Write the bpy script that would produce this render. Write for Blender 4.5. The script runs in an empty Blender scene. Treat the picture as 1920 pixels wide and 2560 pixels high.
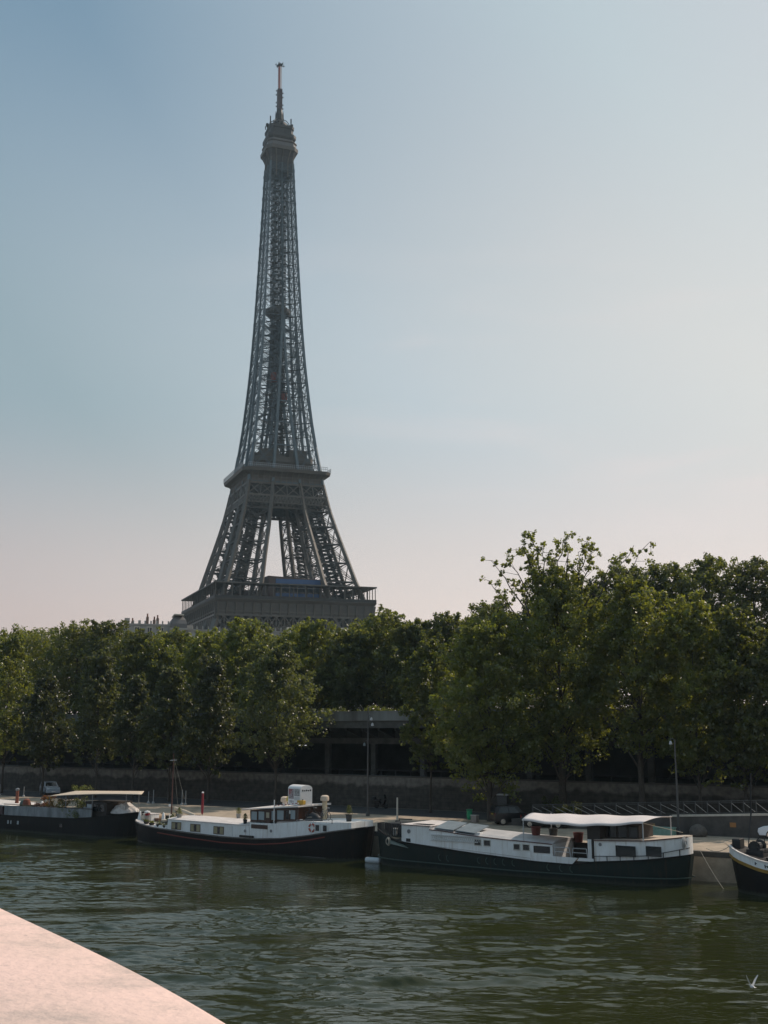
import bpy, math, random
import numpy as np
from mathutils import Vector, Matrix

R = math.radians
scene = bpy.context.scene
COL = scene.collection

# ------------------------------------------------------------------ camera
CAM_H = 10.5
F_PX = 2800.0                      # focal length in photograph pixels (1920 x 2560)
PITCH = math.atan(545.0 / F_PX)
cam_d = bpy.data.cameras.new("camera")
cam_d.sensor_fit = 'VERTICAL'
cam_d.sensor_height = 24.0
cam_d.lens = 24.0 * F_PX / 2560.0
cam_d.clip_start = 0.05
cam_d.clip_end = 8000.0
cam = bpy.data.objects.new("camera", cam_d)
COL.objects.link(cam)
cam.location = (0, 0, CAM_H)
cam.rotation_euler = (R(90) + PITCH, 0, 0)
scene.camera = cam

# ------------------------------------------------------------------ sky and sun
SUN_AZ, SUN_EL = R(58), R(45)      # azimuth clockwise from the view heading (+Y)
world = bpy.data.worlds.new("World")
scene.world = world
world.use_nodes = True
wt = world.node_tree
for nd in list(wt.nodes):
    wt.nodes.remove(nd)
def wn(t, **k):
    n = wt.nodes.new(t)
    for a, b in k.items():
        setattr(n, a, b)
    return n
sky = wn('ShaderNodeTexSky', sky_type='NISHITA', sun_disc=False, sun_elevation=SUN_EL,
         sun_rotation=SUN_AZ, altitude=50.0, air_density=1.0, dust_density=2.0, ozone_density=1.0)
hsv = wn('ShaderNodeHueSaturation')
hsv.inputs['Saturation'].default_value = 0.75
SUN_DIR = Vector((math.sin(SUN_AZ) * math.cos(SUN_EL), math.cos(SUN_AZ) * math.cos(SUN_EL), math.sin(SUN_EL)))
tc = wn('ShaderNodeTexCoord')
L = wt.links.new
def wmath(op, a, b=None, c=None):
    n = wn('ShaderNodeMath', operation=op)
    for i, v in enumerate((a, b, c)):
        if v is None:
            continue
        if hasattr(v, 'is_linked'):
            L(v, n.inputs[i])
        else:
            n.inputs[i].default_value = v
    return n.outputs[0]
def wramp(fac, stops):
    n = wn('ShaderNodeValToRGB')
    e = n.color_ramp.elements
    while len(e) < len(stops):
        e.new(0.5)
    for el, (pos, c) in zip(e, stops):
        el.position = pos
        el.color = (*c, 1)
    L(fac, n.inputs[0])
    return n.outputs[0]
def wmix(f, a, b):
    n = wn('ShaderNodeMix', data_type='RGBA')
    for s_, v in ((n.inputs['Factor'], f), (n.inputs['A'], a), (n.inputs['B'], b)):
        if hasattr(v, 'is_linked'):
            L(v, s_)
        elif isinstance(v, tuple):
            s_.default_value = (*v, 1)
        else:
            s_.default_value = v
    return n.outputs['Result']
nrm = wn('ShaderNodeVectorMath', operation='NORMALIZE')
L(tc.outputs['Generated'], nrm.inputs[0])
sep = wn('ShaderNodeSeparateXYZ')
L(nrm.outputs[0], sep.inputs[0])
dt = wn('ShaderNodeVectorMath', operation='DOT_PRODUCT')
L(nrm.outputs[0], dt.inputs[0])
dt.inputs[1].default_value = SUN_DIR
t01 = wmath('MULTIPLY_ADD', dt.outputs['Value'], 0.5, 0.5)      # 1 towards the sun, 0 away from it
# summer haze: bluish and thinner overhead, pale and slightly pink near the horizon, brighter sunwards; behind the camera bluer and raised as added fill light
high = wramp(t01, [(0.0, (0.27, 0.40, 0.55)), (0.55, (0.20, 0.32, 0.44)), (0.775, (0.165, 0.280, 0.392)), (0.866, (0.40, 0.49, 0.56)), (0.90, (0.49, 0.585, 0.63)), (0.93, (0.55, 0.605, 0.645)), (1.0, (0.74, 0.76, 0.78))])
mid = wramp(t01, [(0.0, (0.36, 0.45, 0.56)), (0.55, (0.28, 0.37, 0.44)), (0.69, (0.330, 0.425, 0.465)), (0.79, (0.545, 0.610, 0.645)), (0.869, (0.735, 0.725, 0.695)), (1.0, (0.84, 0.80, 0.77))])
low = wramp(t01, [(0.0, (0.44, 0.48, 0.55)), (0.50, (0.56, 0.48, 0.46)), (0.62, (0.68, 0.53, 0.475)), (0.72, (0.87, 0.71, 0.63)), (0.80, (0.96, 0.765, 0.675)), (1.0, (0.92, 0.80, 0.74))])
def band(z0, z1):
    n = wn('ShaderNodeMapRange', interpolation_type='SMOOTHSTEP')
    n.inputs['From Min'].default_value = z0
    n.inputs['From Max'].default_value = z1
    L(sep.outputs['Z'], n.inputs['Value'])
    return n.outputs[0]
hz = wn('ShaderNodeMapRange')
hz.inputs['From Min'].default_value = 0.45
hz.inputs['From Max'].default_value = 0.15
L(sep.outputs['Z'], hz.inputs['Value'])
haze = wmix(band(0.29, 0.06), wmix(band(0.62, 0.26), high, mid), low)
# faint wisps of high cloud
mapc = wn('ShaderNodeMapping')
mapc.inputs['Scale'].default_value = (1.3, 1.3, 7.0)
L(nrm.outputs[0], mapc.inputs[0])
noi = wn('ShaderNodeTexNoise')
noi.inputs['Scale'].default_value = 3.1
noi.inputs['Detail'].default_value = 7.0
noi.inputs['Distortion'].default_value = 0.6
L(mapc.outputs[0], noi.inputs['Vector'])
rng_c = wn('ShaderNodeMapRange', interpolation_type='SMOOTHSTEP')
rng_c.inputs['From Min'].default_value = 0.47
rng_c.inputs['From Max'].default_value = 0.80
rng_c.inputs['To Max'].default_value = 0.60
L(noi.outputs[0], rng_c.inputs['Value'])
sunward = wn('ShaderNodeMapRange')
sunward.inputs['From Min'].default_value = 0.72
sunward.inputs['From Max'].default_value = 0.83
L(t01, sunward.inputs['Value'])
wis = wmath('MULTIPLY', wmath('MULTIPLY', rng_c.outputs[0], hz.outputs[0]), sunward.outputs[0])
haze = wmix(wis, haze, (0.86, 0.74, 0.71))
sc10 = wn('ShaderNodeVectorMath', operation='SCALE')
sc10.inputs['Scale'].default_value = 10.15
L(haze, sc10.inputs[0])
L(sky.outputs[0], hsv.inputs['Color'])
final = wmix(0.94, hsv.outputs[0], sc10.outputs[0])
bg = wn('ShaderNodeBackground')
bg.inputs['Strength'].default_value = 0.10
wo = wn('ShaderNodeOutputWorld')
L(final, bg.inputs['Color'])
L(bg.outputs[0], wo.inputs['Surface'])

sun_d = bpy.data.lights.new("sun", 'SUN')
sun_d.energy = 3.4
sun_d.angle = R(0.5)
sun_d.color = (1.0, 0.85, 0.72)
sun = bpy.data.objects.new("sun", sun_d)
COL.objects.link(sun)
sun.rotation_euler = SUN_DIR.to_track_quat('Z', 'Y').to_euler()
sun.location = (200, 100, 400)

vs = scene.view_settings
vs.view_transform = 'Standard'
vs.look = 'None'
vs.exposure = 0.0
vs.gamma = 1.0
vs.use_curve_mapping = False
scene.cycles.max_bounces = 6
scene.cycles.diffuse_bounces = 3
scene.cycles.glossy_bounces = 3
scene.cycles.transmission_bounces = 4
scene.cycles.volume_bounces = 0

# ------------------------------------------------------------------ the quay frame: s along the bank (downstream, to the right), n across it
QA = math.atan2(0.562, 0.827)
ES = (math.cos(QA), -math.sin(QA))
EN = (math.sin(QA), math.cos(QA))
QROT = -QA
def W(s, n, z=0.0):
    return Vector((ES[0] * s + EN[0] * n, ES[1] * s + EN[1] * n, z))
def sight(px, n):
    """s on the line n = const seen in column px of the photograph (at eye level)."""
    u = (px - 960.0) / F_PX
    d = (u, 1.0 / math.cos(PITCH))
    return n * (ES[0] * d[0] + ES[1] * d[1]) / (EN[0] * d[0] + EN[1] * d[1])
def height_at(s, n, py):
    """z of the point above (s, n) seen in row py."""
    p = W(s, n)
    v = (1280.0 - py) / F_PX
    t = math.tan(math.atan(v) + PITCH)
    return CAM_H + p.y * t

# ------------------------------------------------------------------ materials
MATS = {}
def mat(name, col, rough=0.6, metal=0.0, spec=0.5, var=0.0, scale=3.0, bump=0.0, bscale=20.0, streak=None, col2=None, coat=0.0):
    """A principled surface whose colour is broken up by noise (dirt, weathering)."""
    if name in MATS:
        return MATS[name]
    m = bpy.data.materials.new(name)
    m.use_nodes = True
    nt = m.node_tree
    b = nt.nodes['Principled BSDF']
    b.inputs['Base Color'].default_value = (*col, 1)
    b.inputs['Roughness'].default_value = rough
    b.inputs['Metallic'].default_value = metal
    b.inputs['Specular IOR Level'].default_value = spec
    b.inputs['Coat Weight'].default_value = coat
    if var > 0 or bump > 0:
        t = nt.nodes.new('ShaderNodeTexCoord')
        mp = nt.nodes.new('ShaderNodeMapping')
        nt.links.new(t.outputs['Object'], mp.inputs[0])
        if streak:
            mp.inputs['Scale'].default_value = streak
    if var > 0:
        n1 = nt.nodes.new('ShaderNodeTexNoise')
        n1.inputs['Scale'].default_value = scale
        n1.inputs['Detail'].default_value = 8
        n1.inputs['Roughness'].default_value = 0.65
        nt.links.new(mp.outputs[0], n1.inputs['Vector'])
        mr = nt.nodes.new('ShaderNodeMapRange')
        mr.inputs['From Min'].default_value = 0.33
        mr.inputs['From Max'].default_value = 0.70
        nt.links.new(n1.outputs[0], mr.inputs['Value'])
        mx = nt.nodes.new('ShaderNodeMix')
        mx.data_type = 'RGBA'
        c2 = col2 if col2 else tuple(c * (1 - var) for c in col)
        mx.inputs['A'].default_value = (*col, 1)
        mx.inputs['B'].default_value = (*c2, 1)
        nt.links.new(mr.outputs[0], mx.inputs['Factor'])
        nt.links.new(mx.outputs['Result'], b.inputs['Base Color'])
    if bump > 0:
        n2 = nt.nodes.new('ShaderNodeTexNoise')
        n2.inputs['Scale'].default_value = bscale
        n2.inputs['Detail'].default_value = 6
        nt.links.new(mp.outputs[0], n2.inputs['Vector'])
        bp = nt.nodes.new('ShaderNodeBump')
        bp.inputs['Strength'].default_value = bump
        bp.inputs['Distance'].default_value = 0.02
        nt.links.new(n2.outputs[0], bp.inputs['Height'])
        nt.links.new(bp.outputs[0], b.inputs['Normal'])
    MATS[name] = m
    return m

def leaf_mat(name, a, b, trans=0.52):
    m = bpy.data.materials.new(name)
    m.use_nodes = True
    nt = m.node_tree
    for nd in list(nt.nodes):
        nt.nodes.remove(nd)
    out = nt.nodes.new('ShaderNodeOutputMaterial')
    oi = nt.nodes.new('ShaderNodeObjectInfo')
    g = nt.nodes.new('ShaderNodeNewGeometry')
    no = nt.nodes.new('ShaderNodeTexNoise')
    no.inputs['Scale'].default_value = 0.55
    no.inputs['Detail'].default_value = 5
    nt.links.new(g.outputs['Position'], no.inputs['Vector'])
    mr = nt.nodes.new('ShaderNodeMapRange')
    mr.inputs['From Min'].default_value = 0.3
    mr.inputs['From Max'].default_value = 0.7
    nt.links.new(no.outputs[0], mr.inputs['Value'])
    ad = nt.nodes.new('ShaderNodeMath')
    ad.operation = 'MULTIPLY_ADD'
    ad.inputs[1].default_value = 0.5
    nt.links.new(g.outputs['Random Per Island'], ad.inputs[0])
    ml = nt.nodes.new('ShaderNodeMath')
    ml.operation = 'MULTIPLY'
    ml.inputs[1].default_value = 0.5
    nt.links.new(mr.outputs[0], ml.inputs[0])
    nt.links.new(ml.outputs[0], ad.inputs[2])
    mx = nt.nodes.new('ShaderNodeMix')
    mx.data_type = 'RGBA'
    mx.inputs['A'].default_value = (*a, 1)
    mx.inputs['B'].default_value = (*b, 1)
    nt.links.new(ad.outputs[0], mx.inputs['Factor'])
    hs = nt.nodes.new('ShaderNodeHueSaturation')
    va = nt.nodes.new('ShaderNodeMapRange')
    va.inputs['To Min'].default_value = 0.75
    va.inputs['To Max'].default_value = 1.25
    nt.links.new(oi.outputs['Random'], va.inputs['Value'])
    nt.links.new(va.outputs[0], hs.inputs['Value'])
    nt.links.new(mx.outputs['Result'], hs.inputs['Color'])
    di = nt.nodes.new('ShaderNodeBsdfDiffuse')
    tr = nt.nodes.new('ShaderNodeBsdfTranslucent')
    gl = nt.nodes.new('ShaderNodeBsdfGlossy')
    gl.inputs['Roughness'].default_value = 0.42
    gl.inputs['Color'].default_value = (0.9, 0.9, 0.9, 1)
    # leaves let through more yellow-green light than they reflect
    for node, k in ((di, (0.52, 0.52, 0.62)), (tr, (2.05, 1.85, 1.1))):
        mu = nt.nodes.new('ShaderNodeVectorMath')
        mu.operation = 'MULTIPLY'
        mu.inputs[1].default_value = k
        nt.links.new(hs.outputs[0], mu.inputs[0])
        nt.links.new(mu.outputs[0], node.inputs['Color'])
    m1 = nt.nodes.new('ShaderNodeMixShader')
    m1.inputs[0].default_value = trans
    nt.links.new(di.outputs[0], m1.inputs[1])
    nt.links.new(tr.outputs[0], m1.inputs[2])
    m2 = nt.nodes.new('ShaderNodeMixShader')
    m2.inputs[0].default_value = 0.05
    nt.links.new(m1.outputs[0], m2.inputs[1])
    nt.links.new(gl.outputs[0], m2.inputs[2])
    nt.links.new(m2.outputs[0], out.inputs['Surface'])
    return m

# ------------------------------------------------------------------ mesh building
class MB:
    def __init__(self):
        self.v = []
        self.f = []
    def add(self, vs, fs):
        o = len(self.v)
        self.v += [tuple(p) for p in vs]
        self.f += [tuple(i + o for i in f) for f in fs]
        return self
    def box(self, c, s, rz=0.0, top=1.0, ry=0.0):
        hx, hy, hz = s[0] / 2, s[1] / 2, s[2] / 2
        M = Matrix.Rotation(rz, 3, 'Z') @ Matrix.Rotation(ry, 3, 'Y')
        vs = []
        for z, k in ((-hz, 1.0), (hz, top)):
            for x, y in ((-hx, -hy), (hx, -hy), (hx, hy), (-hx, hy)):
                vs.append(M @ Vector((x * k, y * k, z)) + Vector(c))
        return self.add(vs, [(3, 2, 1, 0), (4, 5, 6, 7), (0, 1, 5, 4), (1, 2, 6, 5), (2, 3, 7, 6), (3, 0, 4, 7)])
    def bx(self, x0, x1, y0, y1, z0, z1):
        return self.box(((x0 + x1) / 2, (y0 + y1) / 2, (z0 + z1) / 2), (abs(x1 - x0), abs(y1 - y0), abs(z1 - z0)))
    def bar(self, p, q, w, h=None, up=(0, 0, 1)):
        p, q = Vector(p), Vector(q)
        h = w if h is None else h
        d = q - p
        if d.length < 1e-6:
            return self
        d.normalize()
        u = Vector(up)
        if abs(d.dot(u)) > 0.98:
            u = Vector((1, 0, 0))
        a = d.cross(u).normalized() * (w / 2)
        b = a.cross(d).normalized() * (h / 2)
        vs = [p - a - b, p + a - b, p + a + b, p - a + b, q - a - b, q + a - b, q + a + b, q - a + b]
        return self.add(vs, [(0, 3, 2, 1), (4, 5, 6, 7), (0, 1, 5, 4), (1, 2, 6, 5), (2, 3, 7, 6), (3, 0, 4, 7)])
    def tube(self, pts, radii, n=8, cap=True):
        pts = [Vector(p) for p in pts]
        if not hasattr(radii, '__len__'):
            radii = [radii] * len(pts)
        vs, fs = [], []
        ref = Vector((0.31, 0.17, 0.93)).normalized()
        for i, p in enumerate(pts):
            d = (pts[min(i + 1, len(pts) - 1)] - pts[max(i - 1, 0)]).normalized()
            r0 = ref if abs(d.dot(ref)) < 0.95 else Vector((1, 0, 0))
            a = d.cross(r0).normalized()
            b = d.cross(a).normalized()
            for k in range(n):
                t = 2 * math.pi * k / n
                vs.append(p + (a * math.cos(t) + b * math.sin(t)) * radii[i])
        for i in range(len(pts) - 1):
            for k in range(n):
                k2 = (k + 1) % n
                fs.append((i * n + k, i * n + k2, (i + 1) * n + k2, (i + 1) * n + k))
        if cap:
            fs.append(tuple(range(n)))
            e = (len(pts) - 1) * n
            fs.append(tuple(e + k for k in reversed(range(n))))
        return self.add(vs, fs)
    def lathe(self, c, prof, n=16, axis='Z'):
        """prof: list of (radius, height)."""
        vs, fs = [], []
        for r, h in prof:
            for k in range(n):
                t = 2 * math.pi * k / n
                x, y = r * math.cos(t), r * math.sin(t)
                if axis == 'Z':
                    p = (c[0] + x, c[1] + y, c[2] + h)
                elif axis == 'Y':
                    p = (c[0] + x, c[1] + h, c[2] + y)
                else:
                    p = (c[0] + h, c[1] + x, c[2] + y)
                vs.append(p)
        m = len(prof)
        for i in range(m - 1):
            for k in range(n):
                k2 = (k + 1) % n
                fs.append((i * n + k, i * n + k2, (i + 1) * n + k2, (i + 1) * n + k))
        fs.append(tuple(reversed(range(n))))
        fs.append(tuple((m - 1) * n + k for k in range(n)))
        return self.add(vs, fs)
    def prism(self, poly, y0, y1, axis='Y'):
        """poly in (x, z) pushed along y, or in (x, y) pushed along z, or (y, z) along x."""
        n = len(poly)
        def P(a, b, t):
            return (a, t, b) if axis == 'Y' else ((a, b, t) if axis == 'Z' else (t, a, b))
        vs = [P(a, b, y0) for a, b in poly] + [P(a, b, y1) for a, b in poly]
        fs = [tuple(range(n)), tuple(reversed(range(n, 2 * n)))]
        fs += [(i, i + n, (i + 1) % n + n, (i + 1) % n) for i in range(n)]
        return self.add(vs, fs)
    def loft(self, secs, closed=True, cap=True):
        n = len(secs[0])
        vs = [p for s in secs for p in s]
        fs = []
        for i in range(len(secs) - 1):
            for k in range(n if closed else n - 1):
                k2 = (k + 1) % n
                fs.append((i * n + k, i * n + k2, (i + 1) * n + k2, (i + 1) * n + k))
        if cap:
            fs.append(tuple(reversed(range(n))))
            fs.append(tuple((len(secs) - 1) * n + k for k in range(n)))
        return self.add(vs, fs)
    def build(self, name, material, parent=None, smooth=False, bevel=0.0, loc=None, rz=0.0, label=None, fix=True):
        me = bpy.data.meshes.new(name)
        me.from_pydata(self.v, [], self.f)
        if fix:
            import bmesh
            b = bmesh.new()
            b.from_mesh(me)
            bmesh.ops.recalc_face_normals(b, faces=b.faces)
            b.to_mesh(me)
            b.free()
        me.materials.append(material)
        if smooth:
            me.polygons.foreach_set('use_smooth', [True] * len(me.polygons))
            try:
                me.set_sharp_from_angle(angle=R(40))
            except Exception:
                pass
        o = bpy.data.objects.new(name, me)
        COL.objects.link(o)
        if parent is not None:
            o.parent = parent
        if loc is not None:
            o.location = loc
        o.rotation_euler = (0, 0, rz)
        if bevel > 0:
            bm = o.modifiers.new('bevel', 'BEVEL')
            bm.width = bevel
            bm.segments = 2
            bm.limit_method = 'ANGLE'
            bm.angle_limit = R(35)
        if label:
            o['label'] = label
        return o

def tag(o, label, cat, group=None):
    o['label'] = label
    o['category'] = cat
    if group:
        o['group'] = group
    return o
def struct(o, kind='structure'):
    o['kind'] = kind
    return o
def thing(name, label, cat, loc=(0, 0, 0), rz=0.0, group=None):
    o = bpy.data.objects.new(name, None)
    o.empty_display_size = 0.5
    COL.objects.link(o)
    o.location = loc
    o.rotation_euler = (0, 0, rz)
    return tag(o, label, cat, group)
def q_thing(name, label, cat, s, n, z=0.0, turn=0.0, group=None):
    return thing(name, label, cat, W(s, n, z), QROT + turn, group)
def copy_tree(o, parent=None):
    c = o.copy()
    COL.objects.link(c)
    if parent is not None:
        c.parent = parent
    for ch in list(o.children):
        copy_tree(ch, c)
    return c
def raw_mesh(name, V, F, material, parent=None):
    """numpy vertices (N,3) and quads (M,4)."""
    me = bpy.data.meshes.new(name)
    me.vertices.add(len(V))
    me.vertices.foreach_set('co', np.asarray(V, dtype=np.float32).ravel())
    me.loops.add(F.size)
    me.loops.foreach_set('vertex_index', F.astype(np.int32).ravel())
    me.polygons.add(len(F))
    me.polygons.foreach_set('loop_start', np.arange(0, F.size, F.shape[1], dtype=np.int32))
    me.update(calc_edges=True)
    me.materials.append(material)
    o = bpy.data.objects.new(name, me)
    COL.objects.link(o)
    if parent is not None:
        o.parent = parent
    return o
# ================================================================== THE SETTING
QUAY_Z = 2.0
STREET_Z = 11.6
M_stone_d = mat('quay_stone', (0.11, 0.098, 0.082), 0.9, var=0.5, scale=0.8, bump=0.4, bscale=6)
M_cobble = mat('cobbles', (0.46, 0.37, 0.27), 0.9, var=0.45, scale=0.9, bump=0.6, bscale=9)
M_asphalt = mat('asphalt', (0.05, 0.05, 0.05), 0.9, var=0.3, scale=2)
M_conc = mat('concrete', (0.30, 0.31, 0.29), 0.85, var=0.35, scale=0.9, streak=(1.0, 1.0, 0.25))
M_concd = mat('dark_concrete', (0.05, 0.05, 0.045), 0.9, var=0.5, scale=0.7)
M_soil = mat('soil', (0.07, 0.06, 0.04), 0.95, var=0.4, scale=0.5)

# --- river: a swell of crossing wavelets, real relief, with finer ripples on top
def water_material():
    m = bpy.data.materials.new('river_water')
    m.use_nodes = True
    nt = m.node_tree
    b = nt.nodes['Principled BSDF']
    b.inputs['Base Color'].default_value = (0.022, 0.026, 0.007, 1)
    b.inputs['Roughness'].default_value = 0.04
    b.inputs['IOR'].default_value = 1.34
    b.inputs['Specular Tint'].default_value = (0.84, 1.0, 0.93, 1)
    b.inputs['Specular IOR Level'].default_value = 0.66
    t = nt.nodes.new('ShaderNodeTexCoord')
    mp = nt.nodes.new('ShaderNodeMapping')
    mp.inputs['Rotation'].default_value = (0, 0, R(12))
    mp.inputs['Scale'].default_value = (0.55, 1.25, 1.0)
    nt.links.new(t.outputs['Object'], mp.inputs[0])
    no = nt.nodes.new('ShaderNodeTexNoise')
    no.inputs['Scale'].default_value = 4.2
    no.inputs['Detail'].default_value = 3
    no.inputs['Roughness'].default_value = 0.5
    no.inputs['Distortion'].default_value = 0.4
    nt.links.new(mp.outputs[0], no.inputs['Vector'])
    bp = nt.nodes.new('ShaderNodeBump')
    bp.inputs['Strength'].default_value = 0.4
    bp.inputs['Distance'].default_value = 0.04
    nt.links.new(no.outputs[0], bp.inputs['Height'])
    nt.links.new(bp.outputs[0], b.inputs['Normal'])
    return m
M_water = water_material()
def make_water():
    rs = np.random.RandomState(11)
    s0, s1, n0, n1, st = -116.0, -5.0, 21.0, 84.0, 0.11
    S = np.arange(s0, s1 + 1e-6, st)
    N = np.arange(n0, n1 + 1e-6, st)
    s, n = np.meshgrid(S, N)
    X = ES[0] * s + EN[0] * n
    Y = ES[1] * s + EN[1] * n
    def field(k, lmin, lmax, spread, ang, slope):
        z = np.zeros_like(X)
        for i in range(k):
            lam = math.exp(rs.uniform(math.log(lmin), math.log(lmax)))
            th = ang + rs.normal(0, spread)
            kk = 2 * math.pi / lam
            z += slope * math.sqrt(2.0 / k) / kk * np.sin(kk * (X * math.sin(th) + Y * math.cos(th)) + rs.uniform(0, 6.28))
        return z
    def patches(lmin, lmax, k=14):
        z = np.zeros_like(X)
        for i in range(k):
            lam = rs.uniform(lmin, lmax)
            th = rs.uniform(0, 6.28)
            kk = 2 * math.pi / lam
            z += np.sin(kk * (X * math.sin(th) * 0.6 + Y * math.cos(th) * 1.3) + rs.uniform(0, 6.28))
        return z / math.sqrt(k / 2.0)
    g1 = np.clip(0.72 + 0.50 * patches(18, 45), 0.16, 1.5)
    g2 = np.clip(0.85 + 0.45 * patches(5, 14), 0.2, 1.7)
    # livelier water towards the near, upstream side; sheltered close to the boats
    lee = np.clip((80.0 - n) / 22.0, 0.25, 1.0)
    z = field(22, 3.0, 9.0, 0.25, -0.14, 0.045) * g1
    w2 = field(46, 1.2, 3.0, 0.34, 0.02, 0.096) * g1 * g2
    z += w2 + field(44, 0.55, 1.2, 0.50, 0.06, 0.085) * g2 * (0.35 + 0.65 * g1)
    z += field(36, 0.32, 0.6, 0.6, 0.05, 0.075) * g2 * (0.3 + 0.7 * g1)
    z *= lee
    e = np.minimum.reduce([s - s0, s1 - s, n - n0, n1 - n]) / 3.0
    z *= np.clip(e, 0, 1)
    V = np.stack([X, Y, z], -1).reshape(-1, 3)
    a, b = s.shape
    idx = np.arange(a * b).reshape(a, b)
    F = np.stack([idx[:-1, :-1], idx[:-1, 1:], idx[1:, 1:], idx[1:, :-1]], -1).reshape(-1, 4)
    # flat river beyond the wavy stretch: a ring of strips sharing its border height
    ex = []
    def strip(sa, sb, na, nb):
        k = len(V) + 4 * len(ex)
        ex.append(([W(sa, na), W(sb, na), W(sb, nb), W(sa, nb)], [k, k + 1, k + 2, k + 3]))
    strip(-690, S[0], -60, N[-1] + 2.5); strip(S[-1], 290, -60, N[-1] + 2.5)
    strip(S[0], S[-1], -60, N[0]); strip(S[0], S[-1], N[-1], N[-1] + 2.5)
    EV = np.array([tuple(p) for q, _ in ex for p in q])
    EF = np.array([f for _, f in ex])
    V = np.concatenate([V, EV])
    F = np.concatenate([F, EF])
    o = raw_mesh('river_water', V, F, M_water)
    o.data.polygons.foreach_set('use_smooth', [True] * len(o.data.polygons))
    return struct(o)
make_water()

# --- low quay
def quay_edge():
    return [(-700, 84.4), (-84, 84.4), (-62, 81.4), (300, 81.4)]
mb = MB()
qe = quay_edge()
top = [W(s, n, QUAY_Z) for s, n in qe]
bot = [W(s, n, -3.0) for s, n in qe]
back = [W(s, 112, QUAY_Z) for s, n in qe]
vs = top + bot + back
fs = []
for i in range(3):
    fs.append((i, i + 1, 8 + i + 1, 8 + i))
    fs.append((i, 4 + i, 4 + i + 1, i + 1))
mb.add(vs, fs)
struct(mb.build('quay', M_cobble))
# stone edging course along the lip of the quay
mb = MB()
for i in range(3):
    a, b = qe[i], qe[i + 1]
    for (z0, z1, d0, d1) in ((QUAY_Z - 0.35, QUAY_Z + 0.012, -0.03, 0.55),):
        A0, B0 = W(a[0], a[1] + d0), W(b[0], b[1] + d0)
        A1, B1 = W(a[0], a[1] + d1), W(b[0], b[1] + d1)
        vs = [(*A0[:2], z0), (*B0[:2], z0), (*B1[:2], z0), (*A1[:2], z0), (*A0[:2], z1), (*B0[:2], z1), (*B1[:2], z1), (*A1[:2], z1)]
        mb.add(vs, [(0, 1, 2, 3), (4, 5, 6, 7), (0, 1, 5, 4), (2, 3, 7, 6), (1, 2, 6, 5), (3, 0, 4, 7)])
struct(mb.build('quay_kerb', M_stone_d))
# asphalt roadway along the foot of the wall
mb = MB()
vs = [W(-700, 97.6, QUAY_Z + .005), W(300, 97.6, QUAY_Z + .005), W(300, 106.4, QUAY_Z + .005), W(-700, 106.4, QUAY_Z + .005)]
mb.add(vs, [(0, 1, 2, 3)])
struct(mb.build('quay_road', M_asphalt))
# street level, falling gently towards the tower, and the ground beyond to the horizon
mb = MB()
ns = [(113.0, STREET_Z), (150, STREET_Z), (260, 8.0), (420, 7.5), (1500, 7.5)]
vs = []
for n, z in ns:
    vs += [W(-1400, n, z), W(1200, n, z)]
mb.add(vs, [(2 * i, 2 * i + 1, 2 * i + 3, 2 * i + 2) for i in range(len(ns) - 1)])
struct(mb.build('ground', M_soil))

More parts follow.
